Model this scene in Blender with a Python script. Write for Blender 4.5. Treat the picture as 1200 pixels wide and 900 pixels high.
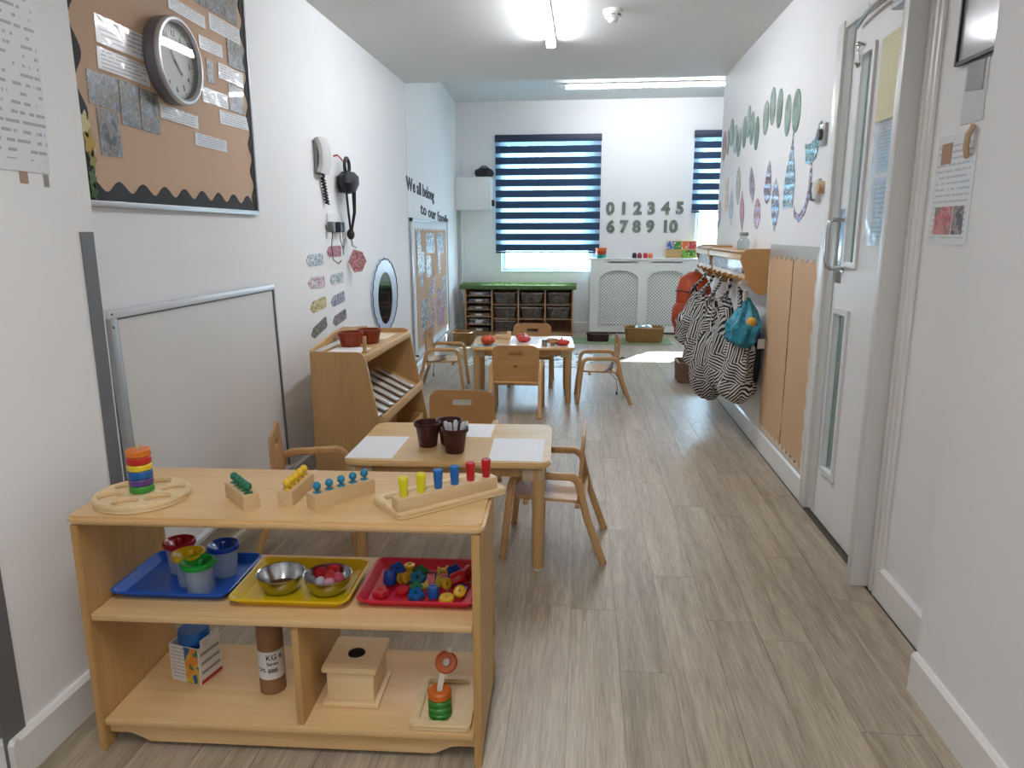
import bpy, bmesh, math, random
from mathutils import Vector, Matrix
for o in list(bpy.data.objects): bpy.data.objects.remove(o)
S = bpy.context.scene
COL = S.collection
PI = math.pi
rnd = random.Random(7)

# ------------------------------------------------------------------ camera
cam_d = bpy.data.cameras.new('camera'); cam = bpy.data.objects.new('camera', cam_d); COL.objects.link(cam)
cam_d.sensor_fit = 'HORIZONTAL'; cam_d.sensor_width = 36.0
cam_d.lens = 840.09 / 1200 * 36.0
cam_d.clip_start = 0.02
YAW, PITCH, ROLL = -0.0994749872, 0.208164893, -0.00223318514
fw = Vector((math.sin(YAW)*math.cos(PITCH), math.cos(YAW)*math.cos(PITCH), -math.sin(PITCH)))
rt = Vector((math.cos(YAW), -math.sin(YAW), 0)); up = rt.cross(fw)
r2 = math.cos(ROLL)*rt + math.sin(ROLL)*up; u2 = -math.sin(ROLL)*rt + math.cos(ROLL)*up
mw = Matrix((r2, u2, -fw)).transposed().to_4x4(); mw.translation = Vector((0, 0, 1.5))
cam.matrix_world = mw
S.camera = cam

# ------------------------------------------------------------------ world, sun, exposure
W = bpy.data.worlds.new('sky'); S.world = W; W.use_nodes = True
bg = W.node_tree.nodes['Background']
# bright, thinly clouded sky: pale blue overhead, white towards the horizon
NW = W.node_tree.nodes; LW = W.node_tree.links
tcw = NW.new('ShaderNodeTexCoord'); spw = NW.new('ShaderNodeSeparateXYZ'); crw = NW.new('ShaderNodeValToRGB')
crw.color_ramp.elements[0].position = 0.0; crw.color_ramp.elements[0].color = (.80, .90, .98, 1)
crw.color_ramp.elements[1].position = 0.8; crw.color_ramp.elements[1].color = (.55, .74, 1.0, 1)
LW.new(tcw.outputs['Generated'], spw.inputs[0]); LW.new(spw.outputs['Z'], crw.inputs[0]); LW.new(crw.outputs[0], bg.inputs[0])
bg.inputs[1].default_value = 17.0
sd = bpy.data.lights.new('sun', 'SUN'); sun = bpy.data.objects.new('sun', sd); COL.objects.link(sun)
sd.energy = 26; sd.angle = 0.01; sd.color = (1, .95, .86)
sun.rotation_euler = Vector((-1.0, -2.15, -1.5)).to_track_quat('-Z', 'Y').to_euler()
# daylight portals in the two windows of the far wall
def portal(x0, x1, z0, z1, y):
    d = bpy.data.lights.new('window_portal', 'AREA'); d.shape = 'RECTANGLE'; d.size = x1-x0; d.size_y = z1-z0
    d.cycles.is_portal = True
    o = bpy.data.objects.new('window_portal', d); COL.objects.link(o)
    o.location = ((x0+x1)/2, y, (z0+z1)/2); o.rotation_euler = (-PI/2, 0, 0)
portal(-1.25, .13, .9, 2.9, 11.2); portal(1.6, 3.0, 1.2, 2.9, 11.2)
# unseen area lamps added as fill: two above and behind the frame, one in the corridor
def fill_area(x, y, z, e, sx, sy):
    d = bpy.data.lights.new('lamp', 'AREA'); d.shape = 'RECTANGLE'; d.size = sx; d.size_y = sy; d.energy = e; d.color = (.98, .985, 1)
    o = bpy.data.objects.new('lamp', d); COL.objects.link(o); o.location = (x, y, z)
fill_area(-0.3, 0.4, 2.84, 18, .12, 1.2)
fill_area(2.0, 3.6, 2.84, 18, .12, 1.2)  # added in the corridor to lighten the door's glass panels
fill_area(-0.3, -1.6, 2.84, 18, .12, 1.2)
S.view_settings.view_transform = 'Standard'; S.view_settings.look = 'None'; S.view_settings.gamma = 1
S.view_settings.use_curve_mapping = False
S.view_settings.exposure = 0.78
S.cycles.use_denoising = True
S.cycles.max_bounces = 10; S.cycles.diffuse_bounces = 6; S.cycles.transparent_max_bounces = 16
S.cycles.caustics_reflective = False; S.cycles.caustics_refractive = False
S.cycles.sample_clamp_indirect = 6

# ------------------------------------------------------------------ materials
def hexc(h):
    h = h.lstrip('#'); c = [int(h[i:i+2], 16)/255 for i in (0, 2, 4)]
    return tuple(v/12.92 if v <= .04045 else ((v+.055)/1.055)**2.4 for v in c)+(1,)
MATS = {}
def base(name):
    m = bpy.data.materials.new(name); m.use_nodes = True
    return m, m.node_tree, m.node_tree.nodes['Principled BSDF']
def mat(h, rough=.5, metal=0, spec=.5, trans=0, alpha=1, emit=None, es=0, coat=0, bump=0, bscale=200, sss=0):
    k = (h, rough, metal, spec, trans, alpha, emit, es, coat, bump, bscale)
    if k in MATS: return MATS[k]
    m, nt, b = base('mat_'+h.strip('#')); b.inputs['Base Color'].default_value = hexc(h)
    b.inputs['Roughness'].default_value = rough; b.inputs['Metallic'].default_value = metal
    b.inputs['Specular IOR Level'].default_value = spec
    b.inputs['Transmission Weight'].default_value = trans; b.inputs['Alpha'].default_value = alpha
    b.inputs['Coat Weight'].default_value = coat
    if emit: b.inputs['Emission Color'].default_value = hexc(emit); b.inputs['Emission Strength'].default_value = es
    n = nt.nodes.new('ShaderNodeTexNoise'); n.inputs['Scale'].default_value = bscale if bump else 6
    tc = nt.nodes.new('ShaderNodeTexCoord'); nt.links.new(tc.outputs['Object'], n.inputs['Vector'])
    if bump:
        bp = nt.nodes.new('ShaderNodeBump'); bp.inputs['Strength'].default_value = bump; bp.inputs['Distance'].default_value = .004
        nt.links.new(n.outputs['Fac'], bp.inputs['Height']); nt.links.new(bp.outputs[0], b.inputs['Normal'])
    else:
        mr = nt.nodes.new('ShaderNodeMapRange'); mr.inputs[3].default_value = max(0, rough-.06); mr.inputs[4].default_value = min(1, rough+.06)
        nt.links.new(n.outputs['Fac'], mr.inputs[0]); nt.links.new(mr.outputs[0], b.inputs['Roughness'])
    MATS[k] = m; return m
def wood(name, h1, h2, axis='X', rough=.42, scale=9, stretch=14, perobj=False, coat=0.0, fine=.5):
    if name in MATS: return MATS[name]
    m, nt, b = base(name); N = nt.nodes.new; L = nt.links.new
    tc = N('ShaderNodeTexCoord'); mp = N('ShaderNodeMapping'); s = [stretch, stretch, stretch]; s['XYZ'.index(axis)] = 1
    mp.inputs['Scale'].default_value = s
    if perobj:
        oi = N('ShaderNodeObjectInfo'); vm = N('ShaderNodeVectorMath'); vm.operation = 'SCALE'
        cb = N('ShaderNodeCombineXYZ')
        for i in range(3): L(oi.outputs['Random'], cb.inputs[i])
        L(cb.outputs[0], vm.inputs[0]); vm.inputs['Scale'].default_value = 37
        ad = N('ShaderNodeVectorMath'); L(tc.outputs['Object'], ad.inputs[0]); L(vm.outputs[0], ad.inputs[1]); L(ad.outputs[0], mp.inputs['Vector'])
    else: L(tc.outputs['Object'], mp.inputs['Vector'])
    n1 = N('ShaderNodeTexNoise'); n1.inputs['Scale'].default_value = scale*.25; n1.inputs['Detail'].default_value = 5; n1.inputs['Distortion'].default_value = .6
    n2 = N('ShaderNodeTexNoise'); n2.inputs['Scale'].default_value = scale*2.2; n2.inputs['Detail'].default_value = 3
    L(mp.outputs[0], n1.inputs['Vector']); L(mp.outputs[0], n2.inputs['Vector'])
    mx = N('ShaderNodeMix'); mx.data_type = 'FLOAT'; mx.inputs[0].default_value = fine*.6
    L(n1.outputs['Fac'], mx.inputs[2]); L(n2.outputs['Fac'], mx.inputs[3])
    cr = N('ShaderNodeValToRGB'); cr.color_ramp.elements[0].position = .33; cr.color_ramp.elements[1].position = .68
    cr.color_ramp.elements[0].color = hexc(h2); cr.color_ramp.elements[1].color = hexc(h1); L(mx.outputs[0], cr.inputs[0])
    src = cr.outputs[0]
    if perobj:
        hv = N('ShaderNodeHueSaturation'); mr = N('ShaderNodeMapRange'); mr.inputs[3].default_value = .93; mr.inputs[4].default_value = 1.06
        L(oi.outputs['Random'], mr.inputs[0]); L(mr.outputs[0], hv.inputs['Value']); L(src, hv.inputs['Color']); src = hv.outputs[0]
    L(src, b.inputs['Base Color']); b.inputs['Roughness'].default_value = rough; b.inputs['Coat Weight'].default_value = coat
    bp = N('ShaderNodeBump'); bp.inputs['Strength'].default_value = .12; bp.inputs['Distance'].default_value = .002
    L(n2.outputs['Fac'], bp.inputs['Height']); L(bp.outputs[0], b.inputs['Normal'])
    MATS[name] = m; return m
def glass(name, tint='#ffffff', mix=.12, rough=.02):
    if name in MATS: return MATS[name]
    m, nt, b = base(name); N = nt.nodes.new; L = nt.links.new
    t = N('ShaderNodeBsdfTransparent'); t.inputs[0].default_value = hexc(tint)
    g = N('ShaderNodeBsdfGlossy'); g.inputs['Roughness'].default_value = rough
    mx = N('ShaderNodeMixShader'); fr = N('ShaderNodeLayerWeight'); fr.inputs[0].default_value = .5
    pw_ = N('ShaderNodeMath'); pw_.operation = 'POWER'; pw_.inputs[1].default_value = 5; L(fr.outputs['Facing'], pw_.inputs[0])
    ma = N('ShaderNodeMath'); ma.operation = 'MULTIPLY_ADD'; ma.inputs[1].default_value = .6; ma.inputs[2].default_value = mix*.5; ma.use_clamp = True
    L(pw_.outputs[0], ma.inputs[0]); L(ma.outputs[0], mx.inputs[0]); L(t.outputs[0], mx.inputs[1]); L(g.outputs[0], mx.inputs[2])
    L(mx.outputs[0], nt.nodes['Material Output'].inputs[0]); MATS[name] = m; return m
def frosted(name, h, tr=.5):
    # translucent milky plastic or sheer cloth: part see-through, part diffuse
    if name in MATS: return MATS[name]
    m, nt, b = base(name); N = nt.nodes.new; L = nt.links.new
    d = N('ShaderNodeBsdfTranslucent'); d.inputs[0].default_value = hexc(h)
    t = N('ShaderNodeBsdfTransparent'); t.inputs[0].default_value = hexc(h)
    b.inputs['Base Color'].default_value = hexc(h); b.inputs['Roughness'].default_value = .25
    m1 = N('ShaderNodeMixShader'); m1.inputs[0].default_value = .5; L(b.outputs[0], m1.inputs[1]); L(d.outputs[0], m1.inputs[2])
    m2 = N('ShaderNodeMixShader'); m2.inputs[0].default_value = tr; L(m1.outputs[0], m2.inputs[1]); L(t.outputs[0], m2.inputs[2])
    L(m2.outputs[0], nt.nodes['Material Output'].inputs[0]); MATS[name] = m; return m
def printed(name, paper='#e8e8e6', ink='#55565a', lines=8, u='Y', v='Z', rough=.3, coat=.6, fill=.62):
    # print of text lines on paper, laid over the piece's own extent
    if name in MATS: return MATS[name]
    m, nt, b = base(name); N = nt.nodes.new; L = nt.links.new
    tc = N('ShaderNodeTexCoord'); sp = N('ShaderNodeSeparateXYZ'); L(tc.outputs['Generated'], sp.inputs[0])
    def math_(op, a, bb=None):
        n = N('ShaderNodeMath'); n.operation = op
        for i, x in enumerate((a, bb)):
            if x is None: continue
            if isinstance(x, (int, float)): n.inputs[i].default_value = x
            else: L(x, n.inputs[i])
        return n.outputs[0]
    lv = math_('MULTIPLY', sp.outputs[v], lines); fr = math_('FRACT', lv); fl = math_('FLOOR', lv)
    band = math_('LESS_THAN', fr, .34)
    cb = N('ShaderNodeCombineXYZ'); L(math_('MULTIPLY', sp.outputs[u], 13), cb.inputs[0]); L(math_('MULTIPLY', fl, 7.3), cb.inputs[1])
    oi = N('ShaderNodeObjectInfo'); L(math_('MULTIPLY', oi.outputs['Random'], 90), cb.inputs[2])
    ns = N('ShaderNodeTexNoise'); ns.inputs['Scale'].default_value = 1; ns.inputs['Detail'].default_value = 2; L(cb.outputs[0], ns.inputs['Vector'])
    wd = math_('GREATER_THAN', ns.outputs['Fac'], 1-fill)
    inu = math_('MULTIPLY', math_('GREATER_THAN', sp.outputs[u], .07), math_('LESS_THAN', sp.outputs[u], .93))
    inv = math_('MULTIPLY', math_('GREATER_THAN', sp.outputs[v], .06), math_('LESS_THAN', sp.outputs[v], .94))
    f = math_('MULTIPLY', math_('MULTIPLY', band, wd), math_('MULTIPLY', inu, inv))
    f = math_('MULTIPLY', f, .62)
    mx = N('ShaderNodeMix'); mx.data_type = 'RGBA'; mx.inputs[6].default_value = hexc(paper); mx.inputs[7].default_value = hexc(ink)
    L(f, mx.inputs[0]); L(mx.outputs[2], b.inputs['Base Color']); b.inputs['Roughness'].default_value = rough; b.inputs['Coat Weight'].default_value = coat
    n2 = N('ShaderNodeTexNoise'); n2.inputs['Scale'].default_value = 14; L(tc.outputs['Object'], n2.inputs['Vector'])
    bp = N('ShaderNodeBump'); bp.inputs['Strength'].default_value = .35; bp.inputs['Distance'].default_value = .01; L(n2.outputs['Fac'], bp.inputs['Height'])
    L(bp.outputs[0], b.inputs['Coat Normal'])
    MATS[name] = m; return m
def blotch(name, cols, scale=18, rough=.3, coat=.5, detail=3, coord='Object', sharp=True, bump=.2):
    # multi-coloured mottled print (photographs, patterned card)
    if name in MATS: return MATS[name]
    m, nt, b = base(name); N = nt.nodes.new; L = nt.links.new
    tc = N('ShaderNodeTexCoord'); oi = N('ShaderNodeObjectInfo'); cb = N('ShaderNodeCombineXYZ'); ad = N('ShaderNodeVectorMath')
    mu = N('ShaderNodeMath'); mu.operation = 'MULTIPLY'; mu.inputs[1].default_value = 60; L(oi.outputs['Random'], mu.inputs[0])
    for i in range(3): L(mu.outputs[0], cb.inputs[i])
    L(tc.outputs[coord], ad.inputs[0]); L(cb.outputs[0], ad.inputs[1])
    n = N('ShaderNodeTexNoise'); n.inputs['Scale'].default_value = scale; n.inputs['Detail'].default_value = detail; L(ad.outputs[0], n.inputs['Vector'])
    cr = N('ShaderNodeValToRGB'); cr.color_ramp.interpolation = 'CONSTANT' if sharp else 'LINEAR'
    k = len(cols); e = cr.color_ramp.elements
    while len(e) < k: e.new(.5)
    for i, c in enumerate(cols): e[i].position = .3+.4*i/k; e[i].color = hexc(c)
    L(n.outputs['Fac'], cr.inputs[0]); L(cr.outputs[0], b.inputs['Base Color']); b.inputs['Roughness'].default_value = rough; b.inputs['Coat Weight'].default_value = coat
    bp = N('ShaderNodeBump'); bp.inputs['Strength'].default_value = bump; bp.inputs['Distance'].default_value = .006
    n2 = N('ShaderNodeTexNoise'); n2.inputs['Scale'].default_value = 20; L(tc.outputs['Object'], n2.inputs['Vector']); L(n2.outputs['Fac'], bp.inputs['Height']); L(bp.outputs[0], b.inputs['Normal'])
    MATS[name] = m; return m
def zebra():
    if 'zebra' in MATS: return MATS['zebra']
    m, nt, b = base('zebra'); N = nt.nodes.new; L = nt.links.new
    tc = N('ShaderNodeTexCoord'); oi = N('ShaderNodeObjectInfo')
    v = N('ShaderNodeTexVoronoi'); v.inputs['Scale'].default_value = 8; L(tc.outputs['Object'], v.inputs['Vector'])
    sp = N('ShaderNodeSeparateColor'); L(v.outputs['Color'], sp.inputs[0])
    ra = N('ShaderNodeMath'); ra.operation = 'MULTIPLY'; ra.inputs[1].default_value = 9; L(sp.outputs[0], ra.inputs[0])
    vr = N('ShaderNodeVectorRotate'); vr.rotation_type = 'AXIS_ANGLE'; vr.inputs['Axis'].default_value = (.6, .35, .2); L(tc.outputs['Object'], vr.inputs['Vector']); L(ra.outputs[0], vr.inputs['Angle'])
    w = N('ShaderNodeTexWave'); w.bands_direction = 'Z'; w.inputs['Scale'].default_value = 16; w.inputs['Distortion'].default_value = 1.2; w.inputs['Detail'].default_value = 1; w.inputs['Detail Scale'].default_value = 1.5
    L(vr.outputs[0], w.inputs['Vector'])
    cr = N('ShaderNodeValToRGB'); cr.color_ramp.interpolation = 'CONSTANT'; cr.color_ramp.elements[0].color = hexc('#17171a'); cr.color_ramp.elements[1].color = hexc('#cfccc8'); cr.color_ramp.elements[1].position = .57
    L(w.outputs['Fac'], cr.inputs[0]); L(cr.outputs[0], b.inputs['Base Color']); b.inputs['Roughness'].default_value = .65
    MATS['zebra'] = m; return m
def wicker(h1, h2, name):
    return blotch(name, [h2, h1, h2, h1], 60, .6, 0, 2, 'Object', False, .5)
WALL = mat('#eaeaea', .62, 0, .3, bump=.06, bscale=90)
CEIL = mat('#dcdcdb', .8, bump=.05, bscale=60)
GLOSSWH = mat('#e6e5e2', .3)
GREYSTRIP = mat('#6a6b6e', .5)
BIRCH = wood('birch', '#dfbd8c', '#d1a973', 'X', .36, 6, 12)
BIRCHY = wood('birch_y', '#d8b27d', '#c89a60', 'Y', .4, 6, 12)
BIRCH_SHADE = wood('birch_shade', '#c49d66', '#b38a52', 'Z', .42, 6, 12)  # darker copy for the shelf sides: interior shade put into the colour
PALE = wood('pale_beech', '#e6cfa6', '#d8bb8a', 'X', .5, 7, 10)
BEECH = wood('beech', '#d8bb92', '#c9a97c', 'X', .5, 9, 10)
CHAIRW = wood('chair_ply', '#c9a270', '#b48b58', 'Z', .34, 6, 10)
CHAIRB = wood('chair_back', '#bd9160', '#ac804e', 'X', .34, 6, 10)
TABLEW = wood('table_maple', '#e2c290', '#d3ac72', 'X', .28, 5, 12)
CASEW = wood('bookcase_ply', '#c8a26e', '#b58e5b', 'Z', .45, 5, 8)
RACKW = wood('rack_ply', '#c89c64', '#b88a52', 'X', .4, 5, 8)
DARKW = wood('cubby_ply', '#8a5c44', '#6f4634', 'Z', .5, 5, 8)
FLOORM = wood('floor_vinyl', '#bdaf9b', '#857662', 'Y', .36, 4, 20, True, 0, .8)
STEEL = mat('#c3c4c6', .24, 1); ALU = mat('#b9bbbe', .38, .6); CHROME = mat('#d0d2d4', .12, 1)
BLACK = mat('#151517', .5); BLACKP = mat('#1a1a1d', .35)
PAPER = mat('#eeeef0', .6); KRAFT = mat('#c8a27c', .75, bump=.35, bscale=9)
POT = mat('#3f1413', .4); TERRA = mat('#8a3318', .4)

# ------------------------------------------------------------------ mesh builder
class G:
    def __init__(s): s.b = bmesh.new()
    def _m(s, vs, M):
        if M is not None: bmesh.ops.transform(s.b, matrix=M, verts=vs)
    def box(s, c, d, bev=0, M=None, seg=2):
        r = bmesh.ops.create_cube(s.b, size=1); vs = r['verts']
        for v in vs: v.co = Vector((v.co.x*d[0], v.co.y*d[1], v.co.z*d[2]))+Vector(c)
        if bev:
            es = list({e for v in vs for e in v.link_edges})
            r = bmesh.ops.bevel(s.b, geom=es, offset=bev, segments=seg, affect='EDGES', profile=.5); vs = list({v for f in r['faces'] for v in f.verts}|{v for v in vs if v.is_valid})
        s._m(vs, M); return s
    def lathe(s, prof, n=24, c=(0, 0, 0), M=None, sx=1, sy=1, fn=None):
        rings = []; allv = []
        for r, z in prof:
            if r < 1e-6: ring = [s.b.verts.new((c[0], c[1], c[2]+z))]
            else: ring = [s.b.verts.new((c[0]+sx*r*math.cos(2*PI*i/n)*(fn(2*PI*i/n, z) if fn else 1), c[1]+sy*r*math.sin(2*PI*i/n)*(fn(2*PI*i/n, z) if fn else 1), c[2]+z)) for i in range(n)]
            rings.append(ring); allv += ring
        for a, b in zip(rings, rings[1:]):
            for i in range(n):
                j = (i+1) % n
                q = [a[i % len(a)], a[j % len(a)], b[j % len(b)], b[i % len(b)]]
                q = list(dict.fromkeys(q))
                if len(q) >= 3:
                    try: s.b.faces.new(q)
                    except ValueError: pass
        s._m(allv, M); return s
    def cyl(s, p0, p1, r0, r1=None, n=14):
        r1 = r0 if r1 is None else r1
        p0 = Vector(p0); p1 = Vector(p1); d = p1-p0
        M = Matrix.Translation(p0) @ d.to_track_quat('Z', 'Y').to_matrix().to_4x4()
        return s.lathe([(0, 0), (r0, 0), (r1, d.length), (0, d.length)], n, M=M)
    def ball(s, c, r, n=14, k=8, sz=1):
        return s.lathe([(r*math.sin(PI*i/k), -r*sz*math.cos(PI*i/k)) for i in range(k+1)], n, c)
    def sweep(s, pts, prof, side=None, closed=False, M=None):
        # prof: list of (a,b) in the section; a along "side", b along the in-plane normal
        P = [Vector(p) for p in pts]; rings = []; n = len(P); allv = []
        prevS = None
        for i, p in enumerate(P):
            if closed: t = P[(i+1) % n]-P[i-1]
            else: t = P[min(i+1, n-1)]-P[max(i-1, 0)]
            t.normalize()
            if side is not None: sd_ = Vector(side)
            else:
                ref = prevS if prevS is not None else (Vector((0, 0, 1)) if abs(t.z) < .9 else Vector((1, 0, 0)))
                sd_ = ref-t*ref.dot(t); sd_.normalize(); prevS = sd_
            nn = t.cross(sd_).normalized()
            sc = 1.0
            if 0 < i < n-1 or closed:
                a = (P[i]-P[i-1]).normalized(); b_ = (P[(i+1) % n]-P[i]).normalized(); cs = max(.35, math.sqrt(max(0, (1+a.dot(b_))/2))); sc = 1/cs
            ring = [s.b.verts.new(p+sd_*a_+nn*(b_*sc)) for a_, b_ in prof]; rings.append(ring); allv += ring
        m = len(prof)
        pairs = list(zip(rings, rings[1:]))
        if closed: pairs.append((rings[-1], rings[0]))
        for a, b_ in pairs:
            for i in range(m): s.b.faces.new((a[i], a[(i+1) % m], b_[(i+1) % m], b_[i]))
        if not closed: s.b.faces.new(rings[0]); s.b.faces.new(rings[-1][::-1])
        s._m(allv, M); return s
    def tube(s, pts, r, n=8, closed=False, M=None):
        return s.sweep(pts, [(r*math.cos(2*PI*i/n), r*math.sin(2*PI*i/n)) for i in range(n)], None, closed, M)
    def bar(s, pts, w, h, side, M=None):
        k = min(w, h)*.22
        return s.sweep(pts, [(-w/2+k, -h/2), (w/2-k, -h/2), (w/2, -h/2+k), (w/2, h/2-k), (w/2-k, h/2), (-w/2+k, h/2), (-w/2, h/2-k), (-w/2, -h/2+k)], side, M=M)
    def plate(s, outer, holes=(), t=.01, M=None, bev=0):
        # flat board in local XY with holes, extruded by t along +Z
        bb = bmesh.new(); es = []
        for loop in [outer]+list(holes):
            vs = [bb.verts.new((x, y, 0)) for x, y in loop]
            es += [bb.edges.new((vs[i], vs[(i+1) % len(vs)])) for i in range(len(vs))]
        bmesh.ops.triangle_fill(bb, use_beauty=True, edges=es, normal=(0, 0, 1))
        r = bmesh.ops.extrude_face_region(bb, geom=list(bb.faces)); vs = [g for g in r['geom'] if isinstance(g, bmesh.types.BMVert)]
        for v in vs: v.co.z += t
        bmesh.ops.recalc_face_normals(bb, faces=list(bb.faces))
        if bev:
            ee = [e for e in bb.edges if len(e.link_faces) == 2 and abs(e.calc_face_angle(0)) > 1.2 and abs(e.verts[0].co.z-e.verts[1].co.z) < 1e-6]
            bmesh.ops.bevel(bb, geom=ee, offset=bev, segments=2, affect='EDGES')
        if M is not None: bmesh.ops.transform(bb, matrix=M, verts=list(bb.verts))
        me = bpy.data.meshes.new('tmp'); bb.to_mesh(me); bb.free(); s.b.from_mesh(me); bpy.data.meshes.remove(me); return s
    def mesh(s, name, smooth=True):
        bmesh.ops.recalc_face_normals(s.b, faces=list(s.b.faces))
        me = bpy.data.meshes.new(name); s.b.to_mesh(me); s.b.free()
        if smooth:
            me.polygons.foreach_set('use_smooth', [True]*len(me.polygons))
            me.set_sharp_from_angle(angle=math.radians(38))
        return me
def obj(name, g, m, parent=None, smooth=True):
    me = g.mesh(name, smooth) if isinstance(g, G) else g
    if not me.materials: me.materials.append(m)
    o = bpy.data.objects.new(name, me); COL.objects.link(o)
    if parent is not None: o.parent = parent
    return o
def tag(o, label, cat, group=None):
    o['label'] = label; o['category'] = cat
    if group: o['group'] = group
    return o
def thing(name, label, cat, loc=(0, 0, 0), rz=0, group=None):
    o = bpy.data.objects.new(name, None); COL.objects.link(o); o.empty_display_size = .05
    o.location = loc; o.rotation_euler = (0, 0, rz); return tag(o, label, cat, group)
def struct(name, g, m, parent=None, smooth=False):
    o = obj(name, g, m, parent, smooth)
    if parent is None: o['kind'] = 'structure'
    return o
def dup(root, label=None, loc=None, rz=None):
    r = root.copy(); COL.objects.link(r)
    if label: r['label'] = label
    if loc is not None: r.location = loc
    if rz is not None: r.rotation_euler = (0, 0, rz)
    for ch in list(root.children):
        c = ch.copy(); COL.objects.link(c); c.parent = r
        for gch in list(ch.children):
            d = gch.copy(); COL.objects.link(d); d.parent = c
    return r
def rrect(w, h, r, n=5, cx=0, cy=0):
    out = []
    for sx, sy, a0 in ((1, 1, 0), (-1, 1, 90), (-1, -1, 180), (1, -1, 270)):
        for i in range(n+1):
            a = math.radians(a0+90*i/n); out.append((cx+sx*(w/2-r)+r*math.cos(a), cy+sy*(h/2-r)+r*math.sin(a)))
    return out
def circ(r, n=24, cx=0, cy=0, ry=None): return [(cx+r*math.cos(2*PI*i/n), cy+(ry or r)*math.sin(2*PI*i/n)) for i in range(n)]
# frames that map a plate's local XY(+Z out) on to a wall
def on_left(x, y=0, z=0): return Matrix(((0, 0, 1, x), (1, 0, 0, y), (0, 1, 0, z), (0, 0, 0, 1)))       # local x->Y, y->Z, z->+X
def on_right(x, y=0, z=0): return Matrix(((0, 0, -1, x), (-1, 0, 0, y), (0, 1, 0, z), (0, 0, 0, 1)))    # local x->-Y, y->Z, z->-X
def on_back(y, x=0, z=0): return Matrix(((1, 0, 0, x), (0, 0, -1, y), (0, 1, 0, z), (0, 0, 0, 1)))       # local x->X, y->Z, z->-Y
def text_mesh(s, size, depth=.001, weight=0, align='LEFT'):
    c = bpy.data.curves.new('txt', 'FONT'); c.body = s; c.size = size; c.extrude = depth; c.offset = weight; c.align_x = align; c.resolution_u = 3
    o = bpy.data.objects.new('txt', c); COL.objects.link(o)
    dg = bpy.context.evaluated_depsgraph_get(); me = bpy.data.meshes.new_from_object(o.evaluated_get(dg)); bpy.data.objects.remove(o); bpy.data.curves.remove(c)
    return me

# ------------------------------------------------------------------ room
XL, XR, ZC = -1.737, 1.256, 2.90
YB, ZF, YS = 11.05, 3.38, 7.17      # back wall, far ceiling, step where the room widens
XP = -1.56                          # face of the near left pier
floor = struct('floor', G().box((0, 4.3, -.0285), (9, 14.4, .05)), mat('#4f463b', .7))
pw, pl = .18, 1.22
me_plank = G().box((0, 0, 0), (pw-.0012, pl-.0015, .003)).mesh('plank', False); me_plank.materials.append(FLOORM)
k = 0
for i in range(-11, 12):
    xc = -.03+.18*i+.09
    off = rnd.random()*pl
    y = .35-off
    while y < 11.0:
        yc = y+pl/2
        if xc < XR+.05 and xc > -1.95 and yc > -.6 or (xc < 2.1 and xc > XR and yc > 6.8):
            o = bpy.data.objects.new('floor_plank', me_plank); COL.objects.link(o); o.parent = floor; o.location = (xc, yc, -.0015)
        y += pl
def slab(name, x0, x1, y0, y1, z0, z1, m=None, parent=None):
    return struct(name, G().box(((x0+x1)/2, (y0+y1)/2, (z0+z1)/2), (x1-x0, y1-y0, z1-z0)), m or WALL, parent)
slab('ceiling', -4.2, 4.2, -2.9, YS, ZC, ZC+.1, CEIL)
slab('ceiling_far', -2.6, 4.2, YS-.02, YB+.3, ZF, ZF+.1, CEIL)
slab('trim_1', -2.6, 4.2, YS-.02, YS, ZC+.1, ZF, CEIL)
slab('wall_left', XL-.12, XL, 2.0, YS, -.003, ZC)
# the far stretch of the left wall runs very slightly outwards
ang = math.atan((1.93-1.737)/(10.95-7.17))
MLF = Matrix.Translation((XL, YS, 0)) @ Matrix.Rotation(ang, 4, 'Z')
g = G().box((-.06, 2.0, ZF/2-.0015), (.12, 4.1, ZF+.003), M=MLF); struct('wall_left_far', g, WALL)
slab('wall_left_near', -3.2, XP, 1.60, 2.20, -.003, ZC)
slab('wall_left_side', -3.3, -3.2, -2.9, 1.6, -.003, ZC)
slab('wall_rear', -3.3, 3.0, -3.0, -2.9, -.003, ZC)
slab('wall_right', XR, XR+.14, 3.93, YS, -.003, ZC)
slab('wall_right_middle', XR, XR+.14, 2.26, 2.985, -.003, ZC)
slab('wall_right_over', XR, XR+.14, 2.985, 3.93, 2.50, ZC)
slab('wall_right_near', 1.12, 1.42, -2.9, 2.26, -.003, ZC)
slab('wall_right_side', 3.6, 3.7, YS-.14, YB+.2, -.003, ZF)
slab('wall_right_return', XR+.14, 3.6, YS-.14, YS, -.003, ZF)
# back wall with two window openings
wx = [(-2.4, -1.26), (-1.26, .12), (.12, 1.62), (1.62, 3.0), (3.0, 3.7)]
bw = G()
def wb(x0, x1, z0, z1): bw.box(((x0+x1)/2, YB+.1, (z0+z1)/2), (x1-x0, .2, z1-z0))
wb(-2.4, -1.26, -.003, ZF); wb(-1.26, .12, -.003, .92); wb(-1.26, .12, 2.88, ZF); wb(.12, 1.62, -.003, ZF)
wb(1.62, 3.0, -.003, 1.25); wb(1.62, 3.0, 2.9, ZF); wb(3.0, 3.7, -.003, ZF)
struct('wall_back', bw, WALL)
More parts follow.
